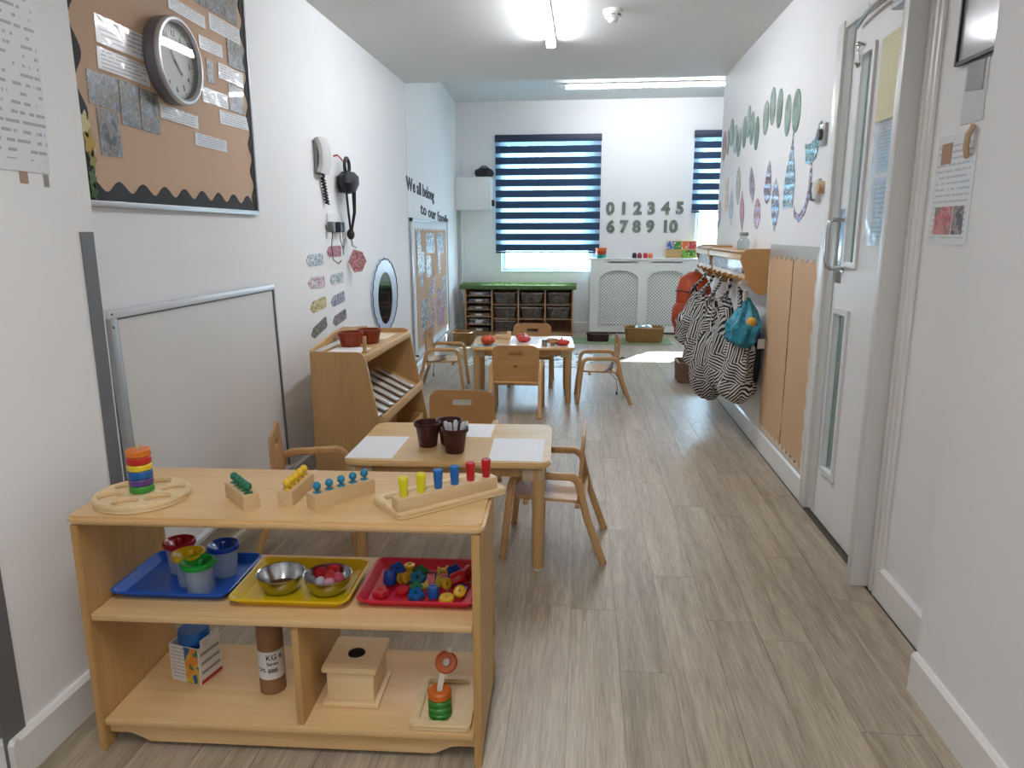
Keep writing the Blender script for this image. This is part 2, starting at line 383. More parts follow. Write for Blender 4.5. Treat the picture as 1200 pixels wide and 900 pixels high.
# skirting boards: chamfered top
def skirt(name, x0, y0, x1, y1, nx, ny, h=.14, t=.018):
    g = G(); d = Vector((x1-x0, y1-y0, 0)); n = Vector((nx, ny, 0))
    g.sweep([(x0, y0, 0), (x1, y1, 0)], [(0, 0)], side=(0, 0, 1)) if 0 else None
    prof = [(0, 0), (t, 0), (t, h-.012), (t-.01, h), (0, h)]
    a = [g.b.verts.new(Vector((x0, y0, 0))+n*p+Vector((0, 0, q))) for p, q in prof]
    b = [g.b.verts.new(Vector((x1, y1, 0))+n*p+Vector((0, 0, q))) for p, q in prof]
    for i in range(5): g.b.faces.new((a[i], a[(i+1) % 5], b[(i+1) % 5], b[i]))
    g.b.faces.new(a); g.b.faces.new(b[::-1])
    return struct(name, g, GLOSSWH)
skirt('baseboard_right', XR, 3.99, XR, YS, -1, 0)
skirt('baseboard_right_middle', XR, 2.26, XR, 2.93, -1, 0)
skirt('baseboard_right_near', 1.12, -2.9, 1.12, 2.26, -1, 0)
skirt('baseboard_left', XL, 2.2, XL, YS, 1, 0, .12)
skirt('baseboard_left_near', XP, 1.6, XP, 2.2, 1, 0, .13, .022)
skirt('baseboard_left_front', -3.2, 1.6, XP+.022, 1.6, 0, -1, .13, .022)
p0 = MLF @ Vector((0, 0, 0)); p1 = MLF @ Vector((0, 3.85, 0)); nn = MLF.to_3x3() @ Vector((1, 0, 0))
skirt('baseboard_left_far', p0.x, p0.y, p1.x, p1.y, nn.x, nn.y, .14)
skirt('baseboard_back', -1.93, YB, .11, YB, 0, -1, .15)
# grey protective corner strips on the pier
tag(obj('corner_guard', G().box((XP+.002, 1.61-.0005, .49+.02), (.005, .075, .95), 0).box((XP-.052, 1.597, .51), (.112, .006, .95), 0), GREYSTRIP), 'wide grey corner strip on the wall edge at the far left, down to the skirting', 'corner strip')
tag(obj('corner_guard', G().box((XP+.002, 2.158, .83), (.005, .06, 1.35)), GREYSTRIP), 'narrow grey strip on the wall edge beside the whiteboard', 'corner strip')

# windows
def window(name, x0, x1, z0, z1, mull):
    fr = G(); y = YB+.1
    for z in (z0+.03, z1-.03): fr.box(((x0+x1)/2, y, z), (x1-x0, .07, .06), .004)
    for x in (x0+.03, x1-.03): fr.box((x, y, (z0+z1)/2), (.06, .07, z1-z0-.12), .004)
    w = struct(name, fr, mat('#eef1f2', .35), None, True)
    if mull: obj('mullion', G().box((x0+(x1-x0)*mull, y, (z0+z1)/2), (.05, .06, z1-z0-.12), .004), mat('#eef1f2', .35), w)
    obj('glass_pane', G().box(((x0+x1)/2, y+.012, (z0+z1)/2), (x1-x0-.11, .006, z1-z0-.11)), glass('pane', '#eaf6fb', .06), w)
    obj('window_sill', G().box(((x0+x1)/2, YB+.045, z0-.005), (x1-x0-.01, .11, .02), .003), mat('#eef1f2', .35), w)
    return w
window('window_1', -1.26, .12, .92, 2.88, 0)
window('window_2', 1.62, 3.0, 1.25, 2.9, .5)
NAVY = mat('#263f5e', .75); SHEER = frosted('sheer', '#b2c6d2', .04)
def blind(name, label, x0, x1, z0, z1, n, first):
    t = thing(name, label, 'blind', ((x0+x1)/2, YB-.035, z0))
    H_ = z1-z0; W_ = x1-x0
    obj('head_rail', G().box((0, 0, H_-.05), (W_, .06, .1), .008), mat('#23324a', .5), t)
    step = (H_-.1-.03)/n
    for i in range(n):
        zt = H_-.1-step*i
        b = G().box((0, -.004, zt-step*.18), (W_-.012, .0022, step*.36)); obj('sheer_band', b, SHEER, t)
        b = G().box((0, 0, zt-step*.68), (W_-.01, .003, step*.64)); obj('opaque_band', b, NAVY, t)
    obj('bottom_rail', G().box((0, 0, .012), (W_-.006, .018, .024), .004), mat('#2a3b55', .45), t)
    return t
blind('zebra_blind', 'navy striped zebra blind on the large window left of the numbers', -1.345, .225, 1.195, 2.905, 10, 1)
blind('zebra_blind', 'navy striped zebra blind at the right window beside the wall corner', 1.545, 3.05, 1.78, 2.93, 7, 1)

# ------------------------------------------------------------------ lamps and detector
def tube_lamp(name, label, p0, p1, e):
    p0 = Vector(p0); p1 = Vector(p1); d = (p1-p0); L_ = d.length
    t = thing(name, label, 'lamp', (p0+p1)/2, math.atan2(d.y, d.x))
    obj('housing', G().box((0, 0, .012), (L_, .075, .024), .008), mat('#e8e8e6', .4), t)
    g = G(); prof = [(-.031, .0), (-.029, -.018), (-.018, -.034), (0, -.04), (.018, -.034), (.029, -.018), (.031, 0)]
    g.sweep([(-L_/2+.012, 0, 0), (L_/2-.012, 0, 0)], prof, side=(0, 1, 0))
    obj('diffuser', g, mat('#ffffff', .4, emit='#f6f9ff', es=e), t)
    for s in (-1, 1): obj('end_cap', G().box((s*(L_/2-.004), 0, -.014), (.016, .07, .052), .006), mat('#e8e8e6', .4), t)
    return t
tube_lamp('tube_lamp', 'white strip light on the near ceiling, running away from the viewer', (-.275, 4.15, ZC-.024), (-.275, 5.72, ZC-.024), 52)
tube_lamp('tube_lamp', 'long strip light across the far ceiling above the blinds', (-.285, 9.88, ZF-.026), (1.80, 9.88, ZF-.026), 36)
t = thing('smoke_detector', 'white round smoke detector on the ceiling', 'smoke detector', (.155, 5.05, ZC))
obj('base_ring', G().lathe([(0, 0), (.062, 0), (.062, -.02), (.056, -.024), (0, -.024)], 28), mat('#e6e6e4', .4), t)
obj('sensor_body', G().lathe([(.05, -.024), (.053, -.028), (.053, -.044), (.046, -.05), (.034, -.054), (.03, -.07), (.022, -.076), (0, -.077)], 28), mat('#dededc', .4), t)
for i in range(8):
    a = 2*PI*i/8; obj('vent_slot', G().box((.0525, 0, -.036), (.003, .028, .007), M=Matrix.Rotation(a, 4, 'Z')), mat('#6b6b6b', .6), t)

# ------------------------------------------------------------------ left wall: display board with clock
B1 = thing('display_board', 'brown paper display board with black scalloped border and pinned photographs', 'display board', (XL, 3.05, 1.66))
oy, oz = 3.05, 1.66
y0, y1, z0, z1 = 2.28, 3.745, 1.612, 2.80
def LB(g, name, m, parent=B1): return obj(name, g, m, parent)
LB(G().plate([(a-oy, b-oz) for a, b in ((y0, z0), (y1, z0), (y1, z1), (y0, z1))], (), .010, on_left(.001)), 'kraft_backing', mat('#c3a286', .7, bump=.5, bscale=7))
def scallop(a0, a1, n, amp, base, horizontal=True):
    return [(a0+(a1-a0)*i/(n*10), base+amp*(.5-.5*math.cos(2*PI*i/10))) for i in range(n*10+1)]
bm_ = G(); w = .045
bot = [(a, z0+b) for a, b in scallop(y0+.10, y1-.03, 9, .04, .035)]
bm_.plate([(a-oy, b-oz) for a, b in [(y0+.10, z0)]+bot+[(y1-.03, z0)]][::1], (), .003, on_left(.0115))
lef = [(y0+.06+b, a) for a, b in scallop(z0, z1, 6, .045, .085)]
bm_.plate([(a-oy, b-oz) for a, b in [(y0, z0)]+lef+[(y0, z1)]], (), .003, on_left(.0118))
rig = [(y1-b, a) for a, b in scallop(z0, z1, 9, .03, .02)]
bm_.plate([(a-oy, b-oz) for a, b in [(y1, z0)]+rig+[(y1, z1)]], (), .003, on_left(.0121))
LB(bm_, 'scalloped_border', mat('#18181a', .7))
LB(G().box((.012, 0.0-(oy-(y0+y1)/2), z0-.008-oz), (.022, y1-y0+.01, .022), .003).box((.012, y1-oy, (z0+z1)/2-oz), (.022, .012, z1-z0), .002), 'board_frame', ALU)
PHOTO = blotch('photo_print', ['#2d3238', '#5a5f62', '#8f9194', '#4c5158', '#8c8270', '#34383e'], 17, .3, .6, 6, 'Object', False)
STRIP = printed('caption_print', '#d6d6d8', '#5f6068', 6, fill=.6)
rows = {'caption_strip': [(2.563, 2.16, 2.876, 2.255), (2.555, 2.07, 2.866, 2.145), (2.917, 1.957, 3.21, 2.012), (3.175, 1.882, 3.464, 1.936), (3.416, 2.01, 3.707, 2.072), (3.053, 2.405, 3.347, 2.457), (3.387, 2.415, 3.69, 2.485), (3.279, 2.309, 3.493, 2.366), (3.437, 2.213, 3.687, 2.283), (3.27, 2.083, 3.51, 2.149)],
        'photograph': [(2.486, 1.942, 2.656, 2.058), (2.661, 1.897, 2.778, 2.057), (2.785, 1.894, 2.907, 2.05), (2.52, 1.775, 2.64, 1.936), (3.27, 2.497, 3.67, 2.62), (3.544, 2.292, 3.735, 2.414), (3.33, 2.175, 3.396, 2.276), (3.524, 2.083, 3.679, 2.206)]}
def rectplate(g, r, t, M, jit=0):
    a, b, c, d = r; cx, cy = (a+c)/2, (b+d)/2; th = jit
    pts = [((x-cx)*math.cos(th)-(y-cy)*math.sin(th)+cx, (x-cx)*math.sin(th)+(y-cy)*math.cos(th)+cy) for x, y in ((a, b), (c, b), (c, d), (a, d))]
    return g.plate(pts, (), t, M)
for nm, L_ in rows.items():
    for i, r in enumerate(L_):
        cy_, cz_ = (r[0]+r[2])/2, (r[1]+r[3])/2
        g = rectplate(G(), (r[0]-cy_, r[1]-cz_, r[2]-cy_, r[3]-cz_), .0015, on_left(0), rnd.uniform(-.03, .03))
        o = obj(nm, g, PHOTO if nm == 'photograph' else STRIP, B1); o.location = (.0118+.0008*(i % 3), cy_-oy, cz_-oz)
# paper leaves and flowers at the border's left edge
for i, (a, b, r, h) in enumerate(((2.44, 1.87, .03, '#cfc294'), (2.455, 1.81, .032, '#b99a4e'), (2.462, 1.755, .022, '#8f8a50'), (2.45, 1.69, .022, '#4c6a3c'), (2.45, 1.645, .02, '#3f5c34'))):
    pts = [(r*(1+.25*math.cos(5*q))*math.cos(q)*.8, r*(1+.25*math.cos(5*q))*math.sin(q)*1.3) for q in [2*PI*j/30 for j in range(30)]]
    o = obj('paper_leaf', G().plate(pts, (), .002, on_left(0)), mat(h, .7), B1); o.location = (.016, a-oy, b-oz)
# clock
ck = thing('wall_clock', 'round silver wall clock hanging on the brown display board', 'clock', (XL+.0135, 3.0, 2.19))
RM = Matrix.Rotation(PI/2, 4, 'Y')
obj('case', G().lathe([(0, 0), (.158, 0), (.168, .008), (.170, .05), (.166, .058), (.150, .058), (.145, .034), (0, .034)], 48, M=RM), mat('#77757a', .4, .3), ck)
obj('bezel', G().lathe([(.169, .052), (.170, .062), (.164, .069), (.154, .070), (.146, .062), (.146, .056), (.169, .052)], 48, M=RM), mat('#c6c7ca', .3, .4), ck)
obj('dial', G().lathe([(0, .0345), (.1445, .0345), (.1445, .036), (0, .036)], 40, M=RM), mat('#dcdcda', .5), ck)
mk = G()
for i in range(60):
    a = 2*PI*i/60; big = i % 5 == 0
    mk.box((.0362, 0, .134 if big else .137), (.0006, .004 if big else .0018, .013 if big else .007), M=Matrix.Rotation(a, 4, 'X'))
obj('minute_track', mk, mat('#4a4a4c', .5), ck)
for i in range(12):
    me = text_mesh(str(i if i else 12), .032, .0004, .0004, 'CENTER'); o = obj('numeral', me, mat('#3a3a3c', .5), ck)
    a = 2*PI*i/12; o.matrix_local = on_left(.0368, .108*math.sin(a), .108*math.cos(a)-.011)
obj('hour_hand', G().box((.039, 0, .03), (.001, .007, .075), M=Matrix.Rotation(math.radians(-132), 4, 'X')), mat('#4a4a4c', .4), ck)
obj('minute_hand', G().box((.041, 0, .045), (.001, .005, .11), M=Matrix.Rotation(math.radians(40), 4, 'X')), mat('#4a4a4c', .4), ck)
obj('glass_cover', G().lathe([(0, .0555), (.1455, .0555), (.1455, .057), (0, .057)], 40, M=RM), glass('pane_clock', '#ffffff', .1), ck)
# notice on the near pier
nt_ = thing('notice', 'printed notice in a clear plastic sleeve at the top left corner', 'notice', (XP, 1.93, 1.70))
obj('sheet', G().plate([(-.16, -.03), (.10, -.03), (.13, .48), (-.16, .48)], (), .002, on_left(.001)), printed('notice_print', '#d9dade', '#66676d', 20, coat=.5, fill=.5), nt_)
obj('tape_tab', G().box((.0012, -.0, -.045), (.0012, .03, .035)), mat('#a88a74', .6), nt_)
obj('tape_tab', G().box((.0012, .085, -.05), (.0012, .02, .035)), mat('#8c8880', .6), nt_)

# whiteboard standing against the wall
Y0, Y1, Z0, Z1 = 2.42, 3.83, .165, 1.225
wbd = thing('whiteboard', 'large white dry wipe board in an aluminium frame leaning on the left wall', 'whiteboard', (XL+.045, (Y0+Y1)/2, Z0)); wbd.rotation_euler = (0, math.radians(-1.2), 0)
hy = (Y1-Y0)/2; hz = Z1-Z0
obj('writing_surface', G().box((.004, 0, hz/2), (.010, 2*hy-.03, hz-.03)), mat('#dedddb', .22), wbd)
FW = mat('#d3d6db', .35, .1); FG = mat('#a3a5a7', .45, .2)
for nm, c, d, m_ in (('frame_rail', (.006, 0, hz-.014), (.022, 2*hy, .03), FW), ('frame_rail', (.006, 0, .012), (.022, 2*hy, .026), FW), ('frame_stile', (.006, -hy+.02, hz/2), (.022, .04, hz-.05), FG), ('frame_stile', (.006, hy-.008, hz/2), (.022, .016, hz-.05), mat('#7c7e82', .4, .2))):
    obj(nm, G().box(c, d, .002), m_, wbd)
obj('pen_rail', G().box((.03, 0, .02), (.05, 2*hy-.1, .012), .003).box((.054, 0, .028), (.006, 2*hy-.1, .02), .002), FW, wbd)
obj('frame_seal', G().box((.0125, 0, hz-.032), (.003, 2*hy-.05, .005)).box((.0125, hy-.018, hz/2), (.003, .005, hz-.06)).box((.0125, -hy+.043, hz/2), (.003, .004, hz-.06)), mat('#4a4c52', .5), wbd)
for z in (hz-.012, hz-.06): obj('screw', G().lathe([(0, 0), (.005, 0), (.004, .002), (0, .0025)], 8, M=Matrix.Translation((.017, -hy+.013, z)) @ RM), mat('#3c3c3e', .4, .6), wbd)

# entry phone with its cord
ph = thing('entry_phone', 'grey white door entry phone handset with a dark coiled cord', 'phone', (XL, 4.70, 1.88))
obj('wall_cradle', G().box((.012, .02, .1), (.024, .16, .21), .008), mat('#8f8f8f', .5), ph)
obj('handset', G().sweep([(.035, 0, 0), (.05, .01, .05), (.052, .015, .11), (.045, .01, .17), (.03, .0, .215)], [(-.075, -.012), (-.06, -.02), (.06, -.02), (.075, -.012), (.075, .012), (.06, .022), (-.06, .022), (-.075, .012)], side=(0, 1, 0)), mat('#c9c9c8', .45), ph)
obj('grip_groove', G().box((.064, .045, .11), (.006, .016, .12), .004), mat('#a5a5a5', .5), ph)
cp = [(.02+.012*math.cos(i*1.4), .03+.012*math.sin(i*1.4)+i*.0016, -.02-i*.0042) for i in range(42)]
obj('coiled_cord', G().tube([(.02, 0, .02)]+cp, .006, 6), mat('#222226', .5), ph)
# socket plate, plugs and cables
so = thing('charger_socket', 'white wall socket with plugs and thin hanging cables below the phone', 'socket', (XL, 4.88, 1.51))
obj('face_plate', G().box((.006, .06, .06), (.012, .24, .12), .004), mat('#dfdfde', .4), so)
for y, h in ((-.07, '#6f6f70'), (.075, '#24262c'), (.13, '#2b2d33')): obj('plug', G().box((.034, y, .03), (.044, .05, .07), .01), mat(h, .4), so)
obj('cable', G().tube([(.04, -.07, .0), (.03, -.075, -.10), (.025, -.04, -.19), (.03, .05, -.22), (.03, .11, -.20)], .0035, 6), mat('#3a3a3e', .5), so)
obj('cable', G().tube([(.04, .075, 0), (.04, .08, -.05), (.035, .14, -.12), (.03, .16, -.16)], .003, 6), mat('#3a3a3e', .5), so)
obj('cable', G().tube([(.04, .13, 0), (.04, .14, -.06), (.03, .16, -.13), (.03, .19, -.1), (.03, .2, -.05)], .003, 6), mat('#77777a', .5), so)
# lanyard with pouch
la = thing('lanyard', 'black lanyard and pouch on a red hook with a pink tag', 'lanyard', (XL, 5.09, 1.99))
obj('hook', G().tube([(.0, -.07, .03), (.03, -.07, .035), (.04, -.05, .02), (.045, -.0, .0)], .006, 6), mat('#c2604e', .4), la)
obj('pouch', G().lathe([(0, -.12), (.05, -.11), (.07, -.05), (.065, 0), (.04, .03), (0, .035)], 24, (.065, .02, -.10), sx=1.05, sy=1.5, fn=lambda a, z: 1+.09*math.sin(3*a+z*25)), mat('#1d1f27', .6), la)
obj('ring_strap', G().tube([(.06, .03+.05*math.cos(a), -.03+.055*math.sin(a)) for a in [2*PI*i/16 for i in range(16)]], .013, 6, True), BLACK, la)
for dy, ex, dx in ((-.08, .05, .03), (-.03, .07, .07), (.06, .08, .05), (.10, .1, .02)): obj('strap', G().tube([(.045+dx, dy+.02, -.16), (.042+dx*.7, dy*.55+ex, -.34), (.045, .10, -.5)], .0085, 6), BLACK, la)
obj('clip_knot', G().ball((.04, .105, -.5), .03, 10, 6, 1.3), BLACK, la)
obj('clip', G().tube([(.04, .11, -.53), (.04, .125, -.58), (.07, .14, -.6)], .008, 6), STEEL, la)
obj('name_tag', G().plate([(-.10, -.04), (-.03, .10), (.08, .07), (.13, -.04), (.07, -.16), (-.03, -.17)], (), .006, Matrix.Translation((.06, .14, -.67)) @ Matrix.Rotation(math.radians(-48), 4, 'Z') @ on_left(0) @ Matrix.Scale(.62, 4)), blotch('tag_print', ['#a06a72', '#c48c92', '#8a5a60', '#b58a80'], 40, .35, .5), la)
# eight patterned pencil-shaped name labels
tl = [((4.56, 1.33), ['#55585c', '#c9cdd4', '#8d9096'], 0, 'silver and charcoal pencil-shaped label, top of the left column on the wall'), ((4.57, 1.185), ['#a8464a', '#c9cdd4', '#c77b7c'], -.02, 'red and silver pencil-shaped label in the left column'),
      ((4.575, 1.037), ['#a08a3c', '#cfc08a', '#6f6230'], .06, 'mustard pencil-shaped label in the left column'), ((4.57, .885+.0), ['#4c5046', '#7a7d72', '#33362f'], .2, 'dark green grey pencil-shaped label, bottom of the left column'),
      ((4.935, 1.375), ['#8c3c4c', '#b56a78', '#6b2a38'], 0, 'crimson pencil-shaped label below the socket, top of the right column'), ((4.955, 1.185), ['#4a504c', '#c9cdd4', '#7d8480'], .03, 'dark grey and silver pencil-shaped label, second in the right column'),
      ((4.96, 1.04), ['#5c5468', '#9a92ac', '#47404f'], .08, 'mauve pencil-shaped label, third in the right column'), ((4.975, .905), ['#3a3038', '#80747c', '#5a3038'], .12, 'dark maroon pencil-shaped label, bottom of the right column')]
def proto_label(i): return G().plate([(-.15, 0), (-.10, -.036), (.12, -.038), (.14, -.03), (.14, .03), (.12, .038), (-.10, .036)], (), .003, on_left(0))
for i, ((y, z), cols, th, lab) in enumerate(tl):
    t = thing('name_label', lab, 'label', (XL+.001, y, z), 0, 'pencil-shaped name labels'); t.rotation_euler = (th, 0, 0)
    obj('label_card', proto_label(i), blotch('label_%d' % i, cols, 30, .5, .15), t)
    obj('plastic_edge', G().box((.0035, .03, 0), (.001, .10, .05)), blotch('label_in_%d' % i, [cols[1], cols[0], cols[1]], 40, .4, .3), t)
# oval mirror with scalloped frame
mi = thing('oval_mirror', 'tall oval mirror with a pale blue scalloped frame above the sloping bookcase', 'mirror', (XL, 6.16, .97))
sc = [(.40*(1+.035*abs(math.sin(11*a)))*math.cos(a), .315*(1+.035*abs(math.sin(11*a)))*math.sin(a)) for a in [2*PI*i/132 for i in range(132)]]
obj('scalloped_frame', G().plate(sc, [circ(.235, 40, 0, -.03, .225)], .012, on_left(.001)), mat('#b9c4da', .4), mi)
rims = G()
for i in range(22):
    a0, a1 = PI*i/11, PI*(i+1)/11
    rims.tube([(.015, .385*(1+.035*abs(math.sin(11*a)))*math.cos(a), .303*(1+.035*abs(math.sin(11*a)))*math.sin(a)) for a in [a0+(a1-a0)*k/6 for k in range(7)]], .005, 5)
obj('scallop_trim', rims, mat('#3c4352', .5), mi)
obj('mirror_glass', G().plate(circ(.234, 40, 0, -.03, .224), (), .006, on_left(.002)), mat('#6f767c', .08, 1), mi)

# lettering on the far left wall: two lines
def MF(s, z, off=0): return MLF @ Matrix(((0, 0, 1, off), (1, 0, 0, s), (0, 1, 0, z), (0, 0, 0, 1)))
def wall_words(txt, s, z, size, wx, lab, tilt):
    t = thing('wall_lettering', lab, 'lettering', (0, 0, 0), 0, 'black words on the left wall')
    t.matrix_world = MF(s, z, .003) @ Matrix.Rotation(tilt, 4, 'Z') @ Matrix.Diagonal((wx, 1, 1, 1))
    x = 0
    for ch in txt:
        if ch == ' ': x += size*.27; continue
        me = text_mesh(ch, size, .002, .004); wch = max(v.co.x for v in me.vertices)
        o = obj('letter', me, mat('#1e2022', .6), t); o.location = (x, 0, 0); x += wch+size*.045
wall_words('We all belong', -.10, 1.915, .18, 1.62, 'black hand-lettered words on the wall reading We all belong', -.022)
wall_words('to our family', .66, 1.705, .165, 2.35, 'black hand-lettered words reading to our family, second line above the photo board', -.045)
# second photo board on the far left wall
B2 = thing('photo_board', 'brown paper board of children photos with white scalloped border on far left wall', 'display board'); B2.matrix_world = MF(0, 0, .001)
s0, s1, t0, t1 = .0, 2.62, .19, 1.63
MI = Matrix.Identity(4)
obj('board_backing', G().plate([(s0, t0), (s1, t0), (s1, t1), (s0, t1)], (), .01, MI), mat('#d8dbe0', .6, 0, .2), B2)
obj('kraft_paper', G().plate([(s0+.22, t0+.06)]+[(s0+.22+(s1-.12-s0-.22)*i/44, t0+.07+.05*(i % 2)) for i in range(45)]+[(s1-.12+.0, t1-.1)]+[(s1-.12-(s1-.12-s0-.22)*i/28, t1-.08-.04*(i % 2)) for i in range(29)], (), .003, Matrix.Translation((0, 0, .0105))), mat('#c2a083', .8, 0, .12), B2)
obj('board_frame', G().box((s0, (t0+t1)/2, .01), (.03, t1-t0+.03, .026), .003).box(((s0+s1)/2, t1, .01), (s1-s0, .02, .026), .003).box((s1, (t0+t1)/2, .01), (.02, t1-t0, .026), .003).box(((s0+s1)/2, t0, .01), (s1-s0, .02, .026), .003), ALU, B2)
obj('corner_cap', G().box((s0, t1, .014), (.05, .035, .034), .004), BLACK, B2); obj('corner_cap', G().box((s0, t0, .014), (.05, .035, .034), .004), BLACK, B2)
P2 = [blotch('kid_photo_cool', ['#3e4854', '#9aa6b4', '#6a7682', '#d0d6dc', '#2e333a'], 16, .5, .08), blotch('kid_photo_warm', ['#6b3a44', '#b58a90', '#8d7f96', '#c9b7bc', '#3a2e38', '#a86468'], 16, .5, .08)]
for a, b, c, d, k in ((.3, 1.28, .55, 1.52, 0), (.85, 1.27, 1.5, 1.50, 0), (1.7, 1.24, 2.25, 1.5, 0), (.32, 1.05, .55, 1.27, 0), (.55, 1.08, .75, 1.3, 0), (.85, 1.0, 1.2, 1.24, 0), (1.75, 1.0, 1.95, 1.3, 0), (.42, .92, .62, 1.04, 0), (1.2, .78, 1.45, .98, 1), (.95, .74, 1.18, .9, 1), (2.05, .75, 2.35, .95, 0), (1.6, .60, 1.85, .82, 1), (1.9, .62, 2.12, .8, 1), (.45, .55, .65, .78, 0), (.70, .52, .95, .77, 0), (1.25, .48, 1.45, .72, 1), (2.15, .5, 2.35, .74, 0), (.48, .36, .78, .55, 0), (1.0, .34, 1.3, .55, 1), (1.6, .35, 1.85, .58, 1), (1.9, .33, 2.2, .56, 1), (1.05, .26, 1.2, .36, 1)):
    obj('photograph', rectplate(G(), (a, b, c, d), .0015, Matrix.Translation((0, 0, .0136+rnd.random()*.001)), rnd.uniform(-.05, .05)), P2[k], B2)
# wall box, pipe, cable things on the back wall at left
wbx = thing('wall_cabinet', 'small white box cabinet high in the far left corner', 'cabinet', (-1.66, YB, 1.83))
obj('body', G().box((0, -.13, .235), (.52, .26, .47), .008), mat('#e9ebea', .4), wbx)
obj('door', G().box((.265, -.13, .235), (.014, .25, .46), .004), mat('#e2e5e4', .4), wbx)
obj('latch', G().box((.29, -.1, .10), (.045, .07, .09), .01), mat('#33363b', .4), wbx)
r_ = thing('router', 'small white router with upright aerial on the wall cabinet', 'router', (-1.78, YB-.12, 2.3))
obj('case', G().box((0, 0, .025), (.2, .13, .05), .01), mat('#d6d8da', .4), r_); obj('aerial', G().box((-.07, .03, .14), (.06, .012, .2), .005), mat('#dfe2e2', .4), r_)
r_ = thing('bag', 'small black zipped bag lying on the wall cabinet', 'bag', (-1.50, YB-.12, 2.3))
obj('pouch', G().lathe([(0, 0), (.085, .012), (.1, .05), (.09, .1), (.05, .135), (0, .14)], 18, sx=1.45, sy=.85, fn=lambda a, z: 1+.06*math.sin(5*a+z*30)), mat('#17181d', .5), r_)
obj('handle', G().tube([(-.06, -.02, .12), (-.03, -.03, .155), (.04, -.03, .155), (.07, -.02, .12)], .009, 6), BLACK, r_)
tag(obj('pipe', G().cyl((-1.86, YB-.03, .15), (-1.86, YB-.03, 1.83), .022), mat('#e4e6e4', .4)), 'white boxed pipe running down the far left corner', 'pipe')

# ------------------------------------------------------------------ back wall: numbers and radiator cover
NUMM = blotch('number_card', ['#6c756c', '#757e74', '#626b61', '#7f877c'], 14, .6, 0, 2, 'Object', False, .1)
for s, x, z in [('0', .37, 1.768), ('1', .568, 1.768), ('2', .77, 1.768), ('3', .97, 1.768), ('4', 1.18, 1.768), ('5', 1.385, 1.768), ('6', .38, 1.505), ('7', .575, 1.505), ('8', .765, 1.505), ('9', .965, 1.505), ('10', 1.245, 1.505)]:
    me = text_mesh(s, .235, .004, .012, 'CENTER'); o = obj('wall_number', me, NUMM); o.matrix_world = on_back(YB-.006, x, z)
    nm_ = dict(zip('0 1 2 3 4 5 6 7 8 9 10'.split(), 'zero one two three four five six seven eight nine ten'.split()))[s]
    pos = {'0': 'first of the top row', '5': 'last of the top row', '6': 'first of the lower row', '10': 'last of the lower row'}.get(s) or ('top row, above the %s' % {'1': 'seven', '2': 'eight', '3': 'nine', '4': 'ten'}[s] if s in '1234' else 'lower row, below the %s' % {'7': 'one', '8': 'two', '9': 'three'}[s])
    tag(o, 'grey green numeral %s on the back wall, %s' % (nm_, pos), 'number', 'wall numbers zero to ten')
RX0, RX1, RY = .095, 1.66, 10.84
WM = mat('#e9e9e6', .45); RW = RX1-RX0; rcx = (RX0+RX1)/2
rc = thing('radiator_cover', 'white radiator cover with two arched lattice grilles under the numbers', 'radiator cover', (rcx, RY, 0))
def arch(cx, w, z0, zs, rise, n=12):
    return [(cx-w/2, z0), (cx+w/2, z0)]+[(cx+w/2*math.cos(PI*i/n), zs+rise*math.sin(PI*i/n)) for i in range(n+1)]
holes = [arch(-.36, .57, .135, .82, .135), arch(.35, .57, .135, .82, .135)]
slots = [[(c-.22, 1.058), (c+.22, 1.058), (c+.22, 1.078), (c-.22, 1.078)] for c in (-.30, .33)]
obj('front_panel', G().plate([(-RW/2, .03), (RW/2, .03), (RW/2, 1.1), (-RW/2, 1.1)], holes+slots, .016, on_back(.016)), WM, rc)
for sx in (-1, 1): obj('side_panel', G().box((sx*(RW/2-.008), .115, .55), (.016, .19, 1.1)), WM, rc)
obj('top_shelf', G().box((0, .10, 1.112), (RW+.06, .215, .024), .004), WM, rc)
obj('plinth', G().box((0, .03, .018), (RW-.06, .02, .034)), mat('#55524e', .7), rc)  # dark strip standing in for the shaded gap under the cover
obj('shade_back', G().box((0, .155, .55), (RW-.05, .02, 1.0)), mat('#3c3c3e', .8), rc)  # dark sheet that paints the shade inside the cover
for h in holes:
    cx = (h[0][0]+h[1][0])/2; g = G(); st = .034
    k = -30
    def inside(x, z): return abs(x-cx) <= .285 and z >= .135 and (z <= .82 or ((x-cx)/.285)**2+((z-.82)/.135)**2 <= 1)
    for sgn in (1, -1):
        for i in range(-40, 41):
            run = []
            for j in range(0, 100):
                z = .12+j*.009; x = cx+sgn*(z-.5)+i*.0475
                if inside(x, z): run.append((x, z))
            if len(run) > 2:
                (xa, za), (xb, zb) = run[0], run[-1]; yy = .021+(.0022 if sgn > 0 else 0)
                d = Vector((xb-xa, 0, zb-za)).normalized(); n_ = Vector((d.z, 0, -d.x))*.0095; A = Vector((xa, yy, za))-d*.008; B = Vector((xb, yy, zb))+d*.008
                q = [g.b.verts.new(A+n_), g.b.verts.new(A-n_), g.b.verts.new(B-n_), g.b.verts.new(B+n_)]; f = g.b.faces.new(q)
    r = bmesh.ops.extrude_face_region(g.b, geom=list(g.b.faces))
    for v in [v for v in r['geom'] if isinstance(v, bmesh.types.BMVert)]: v.co.y += .003
    o = obj('lattice_grille', g, WM, rc, False); o['kind'] = 'stuff'
    obj('grille_beading', G().tube([(x, -.001, z) for x, z in h], .006, 5, True), WM, rc)
